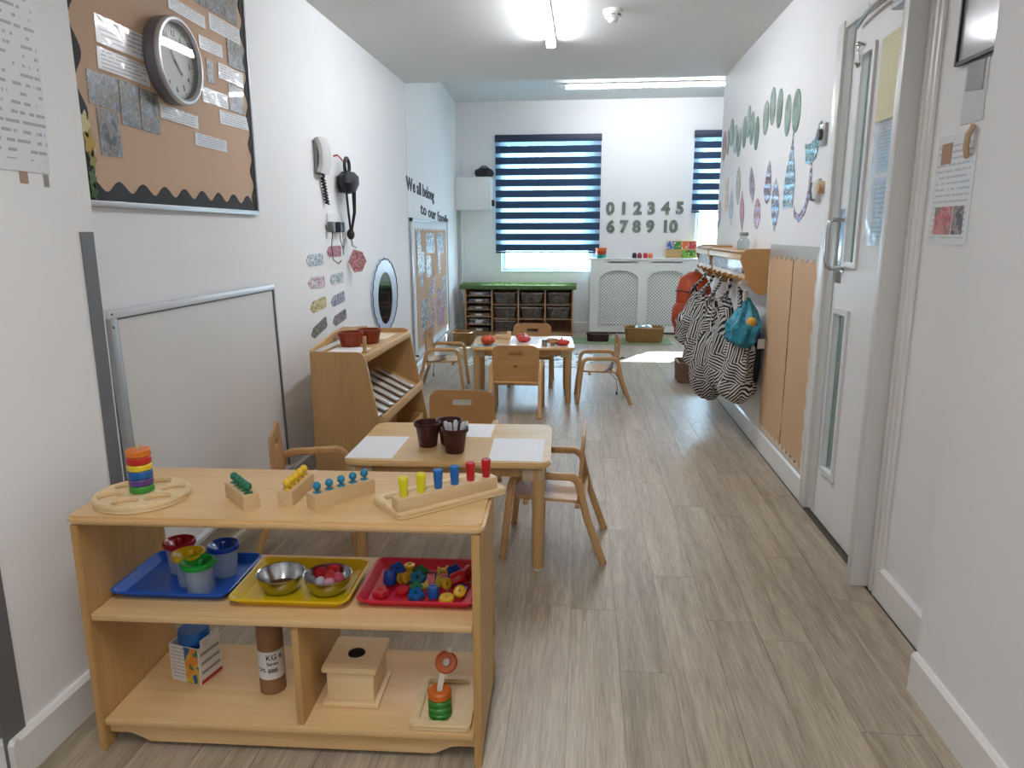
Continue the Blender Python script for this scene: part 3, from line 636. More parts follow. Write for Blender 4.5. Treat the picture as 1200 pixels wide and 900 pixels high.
# on the cover
zc = 1.124
t = thing('stacking_cups', 'short stack of orange, red and green cups on the radiator cover', 'cups', (.245, RY+.09, zc))
for i, (h, z) in enumerate((('#2a9a80', 0), ('#c8402a', .05), ('#e87a2c', .095))): obj('cup', G().lathe([(.0, .004), (.062+.004*i, .0), (.078+.004*i, .055), (.074+.004*i, .055), (.058+.004*i, .006), (0, .006)], 18, (0, 0, z)), mat(h, .45), t)
for i, (x, h, h2, lab) in enumerate(((.74, '#22242e', '#3a2a58', 'black and purple toy block at left of the row on the radiator cover'), (.815, '#8c2f4c', '#b0405e', 'dark pink toy block on the radiator cover'), (.90, '#c83c34', '#df6a58', 'red toy block on the radiator cover'), (.975, '#e07b56', '#f0b27a', 'pale orange toy block at right end of the row on the radiator cover'))):
    t = thing('toy_block', lab, 'toy', (x, RY+.09, zc), 0, 'toy blocks on the radiator cover')
    obj('block_body', G().box((0, 0, .032), (.064, .06, .064), .008), mat(h, .4), t); obj('block_cap', G().box((0, 0, .072), (.045, .045, .016), .006), mat(h2, .4), t)
bb = thing('picture_board', 'upright board of coloured picture cards standing on the radiator cover', 'picture board', (1.42, RY+.13, zc))
obj('panel', G().box((0, .0, .125), (.44, .014, .25), .002), mat('#c8a56c', .5), bb)
for i, h in enumerate(('#2a62a8', '#3f8a3c', '#d86a2e', '#c23a34')): obj('picture_card', G().box((-.162+i*.108, -.009, .187), (.10, .004, .11)), blotch('card_%d' % i, [h, h, h, '#e8e2d8'], 30, .4, .3), bb)
obj('picture_card', G().box((.11, -.009, .062), (.2, .004, .11)), blotch('card_5', ['#7ab03c', '#7ab03c', '#2e5a24', '#a6c850'], 22, .4, .3), bb)
obj('blank_card', G().box((-.11, -.009, .062), (.2, .004, .11)), mat('#c3a06c', .6), bb)

# ------------------------------------------------------------------ cubby shelf
cu = thing('cubby_unit', 'low wooden cubby unit with clear bins and green turf on top below the window', 'storage unit', (-.96, 10.5, 0))
CW = wood('cubby_frame', '#c39a78', '#a97f5c', 'Z', .45, 5, 8)
hw = .82; dp = .36; colx = [-.78, -.385, .005, .40, .80]
obj('back_panel', G().box((0, dp-.006, .37), (2*hw-.02, .012, .70)), DARKW, cu)
for i, x in enumerate(colx): obj('side_panel' if i in (0, 4) else 'upright', G().box((x, dp/2-.006, .365), (.022, dp-.012, .70), .002), CW, cu)
obj('top_board', G().box((0, dp/2, .727), (2*hw+.02, dp, .022), .002), CW, cu); obj('plinth', G().box((0, dp/2, .022), (2*hw-.02, dp-.02, .04), .002), CW, cu)
for i in range(1, 4):
    for z in (.25, .462): obj('shelf', G().box(((colx[i]+colx[i+1])/2, dp/2, z), (colx[i+1]-colx[i]-.022, dp-.02, .012)), CW, cu)
    obj('shelf', G().box(((colx[i]+colx[i+1])/2, dp/2, .05), (colx[i+1]-colx[i]-.022, dp-.02, .012)), CW, cu)
for z in (.05, .165, .28, .385, .49, .59): obj('shelf', G().box(((colx[0]+colx[1])/2, dp/2, z), (colx[1]-colx[0]-.022, dp-.02, .010)), CW, cu)
tu = thing('turf_mat', 'strip of green artificial turf draped over the cubby unit top', 'turf', (-.96, 10.5, .739))
obj('turf_base', G().box((0, dp/2-.01, .006), (2*hw+.07, dp+.05, .012), .004).box((0, -.04, -.02), (2*hw+.07, .012, .06), .004), mat('#5b7346', .9, bump=.8, bscale=120), tu)
g = G(); r5 = random.Random(5)
for i in range(5000):
    x = r5.uniform(-hw-.03, hw+.03); y = r5.uniform(-.03, dp); a = r5.uniform(0, 6.28); h = r5.uniform(.012, .026); dx, dy = .003*math.cos(a), .003*math.sin(a); l = r5.uniform(-.01, .01)
    g.b.faces.new((g.b.verts.new((x-dx, y-dy, .011)), g.b.verts.new((x+dx, y+dy, .011)), g.b.verts.new((x+l, y+l, .012+h))))
o = obj('turf_blades', g, mat('#6f8f58', .8), tu, False); o['kind'] = 'stuff'
BINM = frosted('bin_plastic', '#e6dfdb', .82)
def bin_(name, label, x, z, w, h, cols, gid):
    t = thing(name, label, 'storage bin', (x, 10.5+.015, z), 0, gid)
    g = G(); d = .3; b0 = w*.78/2; b1 = w/2
    def ring(a, y0_, y1_, zz): return [g.b.verts.new((s*a, yy, zz)) for s, yy in ((-1, y0_), (1, y0_), (1, y1_), (-1, y1_))]
    R_ = [ring(b0, .02, d-.02, 0), ring(b1, 0, d, h), ring(b1-.004, .004, d-.004, h), ring(b0-.003, .024, d-.024, .004)]
    g.b.faces.new(R_[0]); g.b.faces.new(R_[3])
    for a, b in zip(R_, R_[1:]):
        for i in range(4): g.b.faces.new((a[i], a[(i+1) % 4], b[(i+1) % 4], b[i]))
    obj('bin_shell', g, BINM, t, False)
    g = G()
    for zz, sc_ in ((0, 1),): g.tube([(-b1, 0, h-.004), (b1, 0, h-.004), (b1, d, h-.004), (-b1, d, h-.004)], .006, 6, True)
    obj('rim', g, mat('#b3a5a0', .4), t)
    rr = random.Random(int(x*100+z*1000)); g = G()
    for i in range(26):
        zz = rr.uniform(.02, h*.95); ww = b0-.03
        c = (rr.uniform(-ww, ww), rr.uniform(.03, .10), zz); s = rr.uniform(.015, .03)
        M_ = Matrix.Translation(c) @ Matrix.Rotation(rr.uniform(0, 3), 4, (rr.random(), rr.random(), 1)); g.box((0, 0, 0), (s*1.5, s, s), .003, M_, 1)
    o = obj('toy_pieces', g, blotch('bin_fill_%s' % name+str(int(x*50))+str(int(z*50)), cols, 35, .5, .2), t); o['kind'] = 'stuff'
fills = {(1, 2): (['#c9a24a', '#d8c890', '#3a4a6a', '#8a8a88'], 'upper left clear bin of yellow and grey pieces'), (2, 2): (['#7d7f84', '#b9bbc0', '#4c4e54'], 'upper middle clear bin of grey pieces'), (3, 2): (['#8a8078', '#b7b0a8', '#6a6a70'], 'upper right clear bin of beige grey pieces'),
         (1, 1): (['#3f7a80', '#b9bbc0', '#4a4e56', '#2f5a60'], 'middle left clear bin of teal and grey pieces'), (2, 1): (['#b2472c', '#7d5a50', '#c9704a', '#9a9496'], 'centre clear bin of orange and red pieces'), (3, 1): (['#8d9094', '#d0d2d6', '#5c6066'], 'middle right clear bin of silver grey pieces'), (1, 0): (['#2a5a7a', '#4a7a88', '#8a5a48', '#3a4048'], 'lower left clear bin of blue pieces')}
for (c, r), (cols, lab) in fills.items():
    bin_('storage_bin', lab+' in the cubby unit', -.96+(colx[c]+colx[c+1])/2, (.056, .256, .468)[r], .32, .165, cols, 'clear bins in the cubby unit')
for z, h, c, lab in ((.055, .07, '#8a6a48', 'brown paper stack in the lowest tray slot of the cubby unit'), (.170, .095, '#b9bcc4', 'white labelled paper pile in the second tray slot from the bottom'), (.285, .06, '#9a7f62', 'tan paper pile in the third tray slot from the bottom'), (.39, .055, '#a48468', 'brown card pile in the fourth tray slot from the bottom'), (.495, .06, '#77747a', 'grey tray of papers in the fifth tray slot from the bottom'), (.595, .06, '#8d8c92', 'grey tray of papers in the topmost slot of the cubby unit')):
    t = thing('paper_stack', lab, 'paper', (-.96+(colx[0]+colx[1])/2, 10.52, z), 0, 'paper trays in the cubby unit')
    g = G(); n = 5
    for i in range(n): g.box((rnd.uniform(-.012, .012), .14, h*.8*(i+.5)/n), (.30-.01*(i % 2), .26, h*.8/n-.002))
    obj('sheets', g, blotch('sheets_'+c.strip('#'), [c, '#55525a', c, '#a8a4a0'], 12, .7, 0), t); obj('tag_label', G().box((0, .005, h*.42), (.1, .004, min(.05, h*.5))), mat('#d9d9da', .5), t)
# green rug, play mat, baskets
rug = G().box((-.2, 10.12, .004), (2.9, .62, .008), .002).box((.75, 10.1, .004), (1.1, .7, .0078), .002)
tag(obj('rug', G().box((-.15, 10.1, .004), (2.75, .56, .008), .003), mat('#7c8c66', .95, bump=.6, bscale=200)), 'green rug on the floor in front of the radiator cover', 'rug')
MATP = blotch('play_mat_print', ['#25282c', '#dfe0dc', '#e6e6e2', '#dcdcd6', '#e2e2de', '#4c7a5c'], 7, .5, .1, 1)
tag(obj('play_mat', G().plate(rrect(1.5, .95, .05), (), .006, Matrix.Translation((-.62, 8.5, 0))), MATP), 'white play mat with black prints on the floor behind the far table', 'mat')
def basket(name, label, loc, wx, wy, h, m, flare=1.12, rz=0):
    t = thing(name, label, 'basket', loc, rz); g = G(); n = 40
    def ring(f, zz, ins=0): return [g.b.verts.new((x*f, y*f, zz)) for x, y in rrect(wx-ins, wy-ins, min(wx, wy)*.22, 6)]
    rows_ = max(6, int(h/.012)); R_ = []
    for i in range(rows_+1):
        f = (1+(flare-1)*i/rows_)*(1+(.012 if i % 2 else -.004)); R_.append(ring(f, h*i/rows_))
    inn = [ring(flare, h, .02), ring(1, .012, .03)]
    R_ += inn
    for a, b in zip(R_, R_[1:]):
        for i in range(len(a)): g.b.faces.new((a[i], a[(i+1) % len(a)], b[(i+1) % len(a)], b[i]))
    g.b.faces.new(R_[0]); g.b.faces.new(R_[-1])
    obj('woven_body', g, m, t)
    obj('rim', G().tube([(x*flare, y*flare, h) for x, y in rrect(wx, wy, min(wx, wy)*.22, 6)], .012, 7, True), m, t)
    st = G()
    for i, (x, y) in enumerate(rrect(wx, wy, min(wx, wy)*.22, 6)): st.tube([(x*1.0, y*1.0, .0), (x*flare, y*flare, h)], .006, 5)
    pts = rrect(wx, wy, min(wx, wy)*.22, 6)
    for a, b in zip(pts, pts[1:]+pts[:1]):
        L_ = math.hypot(b[0]-a[0], b[1]-a[1]); k = int(L_/.035)
        for j in range(1, k): x = a[0]+(b[0]-a[0])*j/k; y = a[1]+(b[1]-a[1])*j/k; st.tube([(x, y, 0), (x*flare, y*flare, h)], .006, 5)
    o = obj('stakes', st, m, t); o['kind'] = 'stuff'
    return t
basket('wicker_basket', 'tan oblong wicker basket on the green rug below the radiator cover', (.845, 10.06, .008), .47, .26, .195, wicker('#a5793f', '#7a5426', 'wick_tan'))
t = thing('steel_bowl', 'upturned metal bowl lying in the tan wicker basket', 'bowl', (.84, 10.06, .022)); obj('bowl_shell', G().lathe([(.12, .12), (.118, .16), (.1, .2), (.06, .235), (0, .245)], 22, sx=1.15), mat('#aeb4ae', .3, .8), t); obj('bowl_rim', G().tube([(.138*math.cos(a), .12*math.sin(a), .12) for a in [2*PI*i/22 for i in range(22)]], .006, 6, True), mat('#aeb4ae', .3, .8), t)
basket('wicker_basket', 'flat dark brown basket on the floor left of the radiator cover', (.21, 10.08, .008), .28, .2, .1, wicker('#4a2a20', '#2c1812', 'wick_dark'), 1.08)
basket('wicker_basket', 'brown wicker basket in the far left corner beside the cubby unit', (-1.64, 9.72, .0), .24, .3, .16, wicker('#9a7240', '#6f4c26', 'wick_mid'), 1.08)
basket('wicker_basket', 'brown wicker basket on the floor under the coat rack', (1.085, 7.42, 0), .22, .34, .2, wicker('#8f6b52', '#59402f', 'wick_red'), 1.06)

# ------------------------------------------------------------------ the door on the right and its wall
slab('wall_corridor', 2.6, 2.7, 2.35, 5.2, -.003, ZC)
slab('wall_corridor_end', XR+.14, 2.7, 5.1, 5.2, -.003, ZC)
slab('wall_corridor_front', XR+.14, 2.7, 2.25, 2.35, -.003, ZC)
DW = mat('#e8e8e8', .42, bump=.04, bscale=30)
jy = 3.93
door = thing('door_1', 'white door', 'door', (XR+.006, 3.04, 0)); door['kind'] = 'structure'
del door['label'], door['category']
def DP(name, g, m, par=None, smooth=True): return obj(name, g, m, par or door, smooth)
uh = [(3.535, 1.35), (3.675, 1.35), (3.675, 2.30), (3.535, 2.30)]; lh = [(3.57, .29), (3.745, .29), (3.745, 1.11), (3.57, 1.11)]
loc = lambda pts: [(-(y-3.04), z) for y, z in pts]
DP('leaf', G().plate(loc([(3.045, .008), (3.895, .008), (3.895, 2.47), (3.045, 2.47)]), [loc(uh), loc(lh)], .044, on_right(.044)), DW, None, False)
for h in (uh, lh):
    ya, za = h[0]; yb, zb = h[2]; c = (ya+yb)/2-3.04, (za+zb)/2
    fr = DP('vision_panel', G().plate(loc([(ya-.02, za-.02), (yb+.02, za-.02), (yb+.02, zb+.02), (ya-.02, zb+.02)]), [loc([(ya+.008, za+.008), (yb-.008, za+.008), (yb-.008, zb-.008), (ya+.008, zb-.008)])], .012, on_right(.0)), mat('#dcdcdc', .35), None, False)
    DP('pane', G().box((.026, c[0], c[1]), (.006, yb-ya, zb-za)), glass('door_glass', '#c9d2cf', .1), fr)
DP('push_plate', G().box((-.001, 3.75-3.04, 1.43), (.003, .085, .36), .001), STEEL)
DP('pull_handle', G().tube([(0, .66, 1.325), (-.06, .66, 1.325), (-.075, .662, 1.335), (-.082, .665, 1.36), (-.082, .67, 1.52), (-.075, .67, 1.548), (-.06, .668, 1.558), (0, .668, 1.558)], .0105, 10).cyl((0, .66, 1.325), (-.006, .66, 1.325), .02).cyl((0, .668, 1.558), (-.006, .668, 1.558), .02), STEEL)
fg = G(); n = 7
fg.plate([(.765, .02)]+[(.765, 2.46)]+[(.855, 2.46), (.855, .02)], (), .002, Matrix(((0, 0, -1, -.002), (1, 0, 0, 0), (0, 1, 0, 0), (0, 0, 0, 1))))
for i in range(n): fg.box((-.006, .772+.0125*i, 1.24), (.008, .004, 2.44))
DP('finger_guard', fg, mat('#d9dad8', .25), None, False)
DP('closer_arm', G().tube([(-.02, .70, 2.43), (-.035, .55, 2.45), (-.05, .30, 2.46), (-.03, .02, 2.44)], .009, 8), STEEL)
DP('closer_body', G().box((-.03, .12, 2.40), (.05, .22, .06), .008), mat('#b9babb', .35, .6))
hk = DP('bolt_hook', G().tube([(0, .655, 2.345), (-.02, .655, 2.345), (-.024, .655, 2.31), (-.012, .657, 2.265), (-.022, .65, 2.25), (-.03, .648, 2.265)], .006, 7).ball((-.02, .655, 2.345), .013, 8, 6), CHROME)
fr = G().box((XR-.006, 3.945, 1.25), (.03, .09, 2.5), .003)
struct('trim_2', fr, GLOSSWH, None, True)
tp = G().box((XR+.02, 3.47, 2.49), (.07, .96, .05), .003); struct('trim_3', tp, GLOSSWH, None, True)
# deep near post of the door frame, and the mouldings beside it
struct('trim_4', G().box(((1.17+XR+.14)/2, 3.015, 1.45), (XR+.14-1.17, .05, 2.9), .003), mat('#d9d8d6', .35), None, True)  # post tinted darker: shade of its unlit face put into the colour
struct('trim_5', G().box((XR-.008, 2.93, 1.45), (.016, .11, 2.9), .004).box((XR-.016, 2.905, 1.45), (.018, .022, 2.9), .006).box((XR-.014, 2.955, 1.45), (.016, .018, 2.9), .006), GLOSSWH, None, True)
ye = thing('paper_sheet', 'pale yellow card sheet fixed on the white door beside its tall glass slot', 'paper', (XR-.004, 3.29, 2.13))
obj('card', G().plate([(-.128, -.17), (.13, -.17), (.125, .175), (-.13, .17)], (), .003, on_right(-.006)), mat('#d9d3ac', .65), ye)
for a, b, lab, k in ((1.745, 1.965, 'upper clear plastic wallet of papers on the white door under the yellow card', 0), (1.44, 1.728, 'lower clear plastic wallet of papers on the white door', 1)):
    t = thing('plastic_wallet', lab, 'document wallet', (XR, 3.265, (a+b)/2), 0, 'plastic wallets on the door'); h = (b-a)
    obj('inner_sheet', G().plate([(-.12, -h/2+.015), (.11, -h/2+.02), (.115, h/2-.01), (-.12, h/2-.012)], (), .002, on_right(0)), printed('wallet_print', '#dfe2e6', '#8d9096', 13, coat=.3), t)
    g = G(); nx, ny = 12, 10; V = {}
    r6 = random.Random(k+3)
    for i in range(nx+1):
        for j in range(ny+1):
            V[i, j] = g.b.verts.new((-.006-r6.random()*.009, -.155+.31*i/nx, -h/2+h*j/ny))
    for i in range(nx):
        for j in range(ny): g.b.faces.new((V[i, j], V[i+1, j], V[i+1, j+1], V[i, j+1]))
    obj('plastic_sleeve', g, glass('plastic_sleeve', '#f6f8fa', .55, .18), t)
dh = thing('document_holder', 'shiny grey document holder with black edges at the top right of the wall', 'document holder', (XR, 2.62, 2.27))
obj('glossy_panel', G().plate([(-.115, -.21), (.115, -.22), (.115, .24), (-.115, .24)], (), .01, on_right(0)), mat('#b9b9b9', .12, 0, .5, 0, 1, None, 0, 1), dh)
obj('black_edge', G().box((-.012, .117, .01), (.014, .010, .46)).box((-.012, 0, -.218), (.014, .24, .012)), BLACK, dh)
pp = thing('paper_sheet', 'small white paper with a grey printed block under the document holder', 'paper', (XR, 2.615, 1.945))
obj('sheet', G().plate([(-.07, -.095), (.07, -.095), (.068, .1), (-.07, .1)], (), .004, on_right(.001)), mat('#c9cacb', .5), pp)
obj('printed_block', G().plate([(-.055, .01), (.05, .0), (.05, .09), (-.055, .09)], (), .001, on_right(-.0045)), mat('#8b8d90', .5), pp)
no = thing('notice', 'laminated notice with a red picture panel on the right wall beside the door post', 'notice', (XR, 2.69, 1.64))
obj('laminated_sheet', G().plate([(-.14, -.185), (.135, -.185), (.135, .185), (-.13, .185)], (), .002, on_right(0)), printed('right_notice', '#e2e2e2', '#9a9a9c', 18, coat=.7, fill=.58), no)
obj('red_panel', G().plate([(-.10, -.15), (.02, -.15), (.02, -.055), (-.10, -.055)], (), .001, on_right(-.0022)), blotch('red_panel', ['#b5403c', '#c98078', '#b5403c', '#5f6a50'], 26, .3, .6), no)
obj('photo_panel', G().plate([(.03, -.15), (.10, -.15), (.10, -.055), (.03, -.055)], (), .001, on_right(-.0022)), blotch('brown_panel', ['#6b4a3a', '#9a7a6a', '#3a2a26'], 30, .3, .6), no)
obj('tape_loop', G().tube([(-.004, -.08, .10), (-.016, -.09, .13), (-.018, -.1, .17), (-.006, -.105, .20)], .009, 6), mat('#c2a27f', .5), no)
obj('brown_tab', G().plate([(-.1, .09), (-.03, .09), (-.03, .16), (-.1, .16)], (), .001, on_right(-.0022)), mat('#a47a5e', .5), no)
# door magnet and switch on the wall
t = thing('door_magnet', 'square grey door magnet high on the right wall near the door', 'door magnet', (XR, 4.13, 2.005))
obj('plate', G().box((-.008, 0, 0), (.016, .09, .11), .003), mat('#a9a9a8', .35, .3), t); obj('magnet_boss', G().lathe([(0, 0), (.03, 0), (.028, .02), (0, .022)], 18, M=Matrix.Translation((-.015, .01, 0)) @ Matrix.Rotation(-PI/2, 4, 'Y')), mat('#4c4c4c', .3, .5), t)
t = thing('wall_stop', 'white wall plate with a beige round stop below the door magnet', 'wall plate', (XR, 4.12, 1.72))
obj('plate', G().box((-.01, .04, 0), (.02, .09, .12), .004), mat('#d8d8d6', .35), t); obj('bracket', G().tube([(-.01, .03, -.05), (-.04, .03, -.05), (-.05, .02, .0), (-.05, .01, .04)], .008, 6), mat('#9a9a9a', .3, .4), t)
obj('round_stop', G().lathe([(0, 0), (.032, 0), (.034, .02), (.028, .035), (0, .036)], 18, M=Matrix.Translation((0, -.05, .01)) @ Matrix.Rotation(-PI/2, 4, 'Y')), mat('#c9a987', .5), t)
# brown paper display low on the right wall
kd = thing('paper_display', 'tall brown paper display with scalloped border low on the right wall', 'display', (XR-.001, 4.52, .78))
r7 = random.Random(2)
def ragged(ya, za, yb, zb, amp):
    pts = []
    for (p, q) in (((ya, za), (yb, za)), ((yb, za), (yb, zb)), ((yb, zb), (ya, zb)), ((ya, zb), (ya, za))):
        for i in range(14):
            f = i/14; pts.append((p[0]+(q[0]-p[0])*f+r7.uniform(-amp, amp), p[1]+(q[1]-p[1])*f+r7.uniform(-amp, amp)))
    return pts
KD = mat('#c9a783', .8, bump=.6, bscale=6)
def KP(name, pts, m, off, t=.002): return obj(name, G().plate([(-(y-4.52), z-.78) for y, z in pts][::-1], (), t, on_right(off)), m, kd)
KP('backing', [(3.985, .15), (5.06, .15), (5.06, 1.42), (3.985, 1.42)], mat('#2b2a28', .8), .0, .002)
KP('kraft_sheet', ragged(4.515, .165, 5.055, 1.375, .006), KD, -.003)
KP('kraft_sheet', ragged(4.03, .185, 4.495, 1.37, .006), KD, -.0035)
KP('silver_border', [(3.985, 1.34), (3.985, 1.42), (5.06, 1.42), (5.06, 1.34)]+[(5.06-1.075*i/20, 1.355-.03*(i % 2)) for i in range(21)], mat('#aaa6a0', .5), -.006)
KP('scalloped_edge', [(3.985, .15)]+[(4.03+.022*abs(math.sin(PI*i/8)), .15+1.25*i/72) for i in range(73)]+[(3.985, 1.4)], mat('#dedbd6', .5), -.007)
KP('cream_border', [(5.06, .15), (3.985, .15)]+[(3.985+1.075*i/24, .17+.03*(i % 2)) for i in range(25)], mat('#d8cbb8', .6), -.0065)
# green ovals and patterned shapes
def wall_piece(name, label, cat, grp, pts, y, z, m, t=.003):
    o = obj(name, G().plate([(-a, b) for a, b in pts][::-1], (), t, on_right(0)), m); o.location = (XR-.001, y, z); return tag(o, label, cat, grp)
OVM = [blotch('green_card_%d' % i, c, 9, .5, .3, 3, 'Object', False, .15) for i, c in enumerate((['#5f7d6c', '#7f9a88', '#547061'], ['#6f8f7c', '#8aa595', '#64806f'], ['#4f6f5c', '#6f8c7c', '#3f5a4a']))]
ov = [(4.705, 2.212, .24, .085, -.10), (4.895, 2.215, .24, .07, -.08), (5.11, 2.29, .235, .07, .0), (5.30, 2.335, .235, .075, -.1), (5.475, 2.285, .22, .08, -.1), (5.735, 2.215, .23, .07, -.05), (5.90, 2.275, .23, .07, .05), (6.03, 2.34, .23, .07, .0), (6.17, 2.28, .23, .075, -.08), (6.36, 2.225, .22, .075, .1), (6.52, 2.27, .22, .08, .0), (6.70, 2.345, .22, .085, .0), (6.86, 2.285, .21, .07, -.05)]
od = ['nearest to the door', 'second from the door', 'third from the door', 'fourth and highest from the door', 'fifth from the door', 'sixth from the door', 'seventh from the door', 'eighth from the door', 'ninth from the door', 'tenth from the door', 'eleventh from the door', 'twelfth from the door', 'farthest from the door']
for i, (y, z, h, w, th) in enumerate(ov):
    pts = [(w*math.cos(a)*math.cos(th)-h*.53*math.sin(a)*math.sin(th), w*math.cos(a)*math.sin(th)+h*.53*math.sin(a)*math.cos(th)) for a in [2*PI*j/26 for j in range(26)]]
    wall_piece('paper_oval', 'green painted paper oval high on the right wall, '+od[i], 'paper oval', 'green caterpillar ovals', pts, y, z, OVM[i % 3])
wall_piece('paper_oval', 'pinkish red paper oval at the far end of the green caterpillar on right wall', 'paper oval', 'green caterpillar ovals', circ(.08, 22, 0, 0, .13), 7.02, 2.27, mat('#b98a88', .6))
FC = lambda k, c, s=20: blotch('feather_%d' % k, c, s, .4, .5)
leaf = lambda w, h, skew=0, p=1.0: [(w*math.sin(PI*(j/12))**p+skew*(j/12-.5), -h/2+h*j/12) for j in range(13)]+[(-w*math.sin(PI*(j/12))**p+skew*(j/12-.5), -h/2+h*j/12) for j in range(11, 0, -1)]
rectl = lambda w, h, s=0: [(-w-s, -h/2), (w-s, -h/2), (w+s, h/2), (-w+s, h/2)]
pear = lambda w, h: [((w*(.45+.55*(1-j/16)) if j > 6 else w)*math.sin(PI*min(1, max(0, j/16)))**.5, -h/2+h*j/16) for j in range(17)]+[(-(w*(.45+.55*(1-j/16)) if j > 6 else w)*math.sin(PI*j/16)**.5, -h/2+h*j/16) for j in range(15, 0, -1)]
fs = [(7.07, 1.665, leaf(.075, .25, .0, .7), ['#a8828a', '#b99298', '#9c747c'], 'dusty pink leaf-shaped card, farthest and lowest on the right wall'),
      (6.775, 1.83, rectl(.075, .28, .03), ['#c9a27c', '#d8b692', '#c29468'], 'peach oblong card on the right wall'),
      (6.535, 1.71, leaf(.07, .34, .06, 1.3), ['#8a93a8', '#b9c0cc', '#6b7488'], 'slim blue grey feather-shaped card on the right wall'),
      (6.29, 1.875, leaf(.085, .31, .04, .8), ['#a08f86', '#b3a198', '#8f7f78'], 'brown grey oblong feather card on the right wall'),
      (6.08, 1.665, leaf(.08, .33, .08, 1.2), ['#b9777a', '#a86468', '#c99294'], 'rose red long pointed card on the right wall'),
      (5.78, 1.85, leaf(.085, .27, .12, .9), ['#8d6f78', '#c2b2b8', '#6a5860', '#b56a72'], 'red and black patterned wing-shaped card on the right wall'),
      (5.285, 1.835, pear(.11, .29)[::1], ['#7a5a60', '#b9a2a8', '#5c4a54', '#9c6a60'], 'brown pink patterned rounded card above the patterned diamond on the right wall'),
      (5.55, 1.63, leaf(.10, .22, .02, .5), ['#b5484c', '#d8a8a8', '#a0585c', '#ece0de'], 'red and pink patterned oval card low on the right wall'),
      (5.05, 1.675, leaf(.10, .34, .05, .9), ['#6a6072', '#c9c2cc', '#4a4454', '#9a90a2'], 'black and white patterned diamond-shaped card low on the right wall'),
      (4.735, 1.815, [(-.10, -.17), (.12, -.17), (.12, .0), (.05, .15), (.012, .22), (.01, .28), (-.01, .28), (-.012, .22), (-.06, .1), (-.11, 0)], ['#3f6a6c', '#a9c4c4', '#5a6a8a', '#d0dcdc', '#2f4a4c'], 'teal patterned bottle-shaped card on the right wall, tallest of its row'),
      (4.455, 1.72, [(.15, -.06), (.12, -.1), (.03, -.12), (-.07, -.07), (-.11, .02), (-.12, .12), (-.135, .16), (-.16, .1), (-.15, -.02), (-.08, -.12), (.03, -.165), (.13, -.14)][::-1], ['#7a3a5c', '#c9a8bc', '#5a2a48', '#e0ccd8'], 'plum patterned crescent card nearest the wall plate'),
      (4.33, 1.955, [(.14, .04), (.05, .03), (-.04, .05), (-.09, .12), (-.14, .13), (-.13, .02), (-.08, -.06), (.03, -.085), (.10, -.07)], ['#3f7a76', '#8fb9b9', '#2f5a5c', '#c0d4d4', '#4a6a4a'], 'teal and green patterned fish-tail card beside the door magnet')]
for i, (y, z, pts, cols, lab) in enumerate(fs):
    q = []; [q.append(p) for p in pts if not q or (abs(p[0]-q[-1][0])+abs(p[1]-q[-1][1])) > 1e-4]
    if abs(q[0][0]-q[-1][0])+abs(q[0][1]-q[-1][1]) < 1e-4: q.pop()
    wall_piece('patterned_card', lab, 'card shape', 'patterned cards on the right wall', q, y, z, FC(i, cols))

# ------------------------------------------------------------------ coat rack with bags
def rack(y0, y1, label):
    t = thing('coat_rack', label, 'coat rack', (XR, (y0+y1)/2, 1.23), 0, 'wooden coat racks'); L_ = y1-y0
    prof = [(0, -.155), (.06, -.15), (.10, -.125), (.13, -.08), (.175, .03), (.195, .085), (.19, .125), (.165, .15), (.13, .157), (0, .157)]
    for s in (-1, 1): obj('side_panel', G().plate(prof, (), .02, Matrix(((-1, 0, 0, 0), (0, 0, 1, s*(L_/2-.01)-.01), (0, 1, 0, 0), (0, 0, 0, 1))), .003), RACKW, t)
    obj('back_board', G().box((-.008, 0, 0), (.016, L_-.04, .28)), RACKW, t)
    obj('top_shelf', G().box((-.09, 0, .135), (.165, L_-.04, .014), .002), RACKW, t)
    obj('front_rail', G().box((-.185, 0, .10), (.016, L_-.04, .045), .003), wood('rail_ply', '#cda878', '#bb9160', 'Y', .4, 6, 10), t)
    obj('hook_rail', G().box((-.145, 0, -.035), (.018, L_-.04, .05), .003), wood('rail_ply', '', '', 'Y'), t)
    obj('name_strip', G().box((-.165, 0, .035), (.003, L_-.1, .085), M=None), blotch('name_strip', ['#5d5258', '#9a8f92', '#4b4244', '#b0a4a4'], 16, .5, .1), t)
    n = max(3, int(L_/.2))
    for i in range(n):
        y = -L_/2+L_*(i+.5)/n
        obj('peg', G().tube([(-.15, y, -.045), (-.175, y, -.06), (-.185, y, -.05), (-.188, y, -.03)], .007, 6), mat('#b8863c', .35, .5), t)
    return t
rack(5.10, 6.40, 'nearer wooden coat rack with shelf on the right wall, hung with zebra bags')
rack(6.43, 7.12, 'farther short wooden coat rack on the right wall, beyond the longer one')
t = thing('glass_bottle', 'small clear bottle with grey cap standing on the coat rack', 'bottle', (XR-.09, 5.53, 1.3722)); obj('bottle_body', G().lathe([(0, 0), (.045, 0), (.045, .06), (.03, .08), (.024, .09), (.024, .1), (0, .1)], 16), glass('bottle', '#dfe8ea', .2), t); obj('cap', G().lathe([(0, .1), (.032, .1), (.032, .125), (0, .125)], 16), mat('#8a8d90', .4), t)
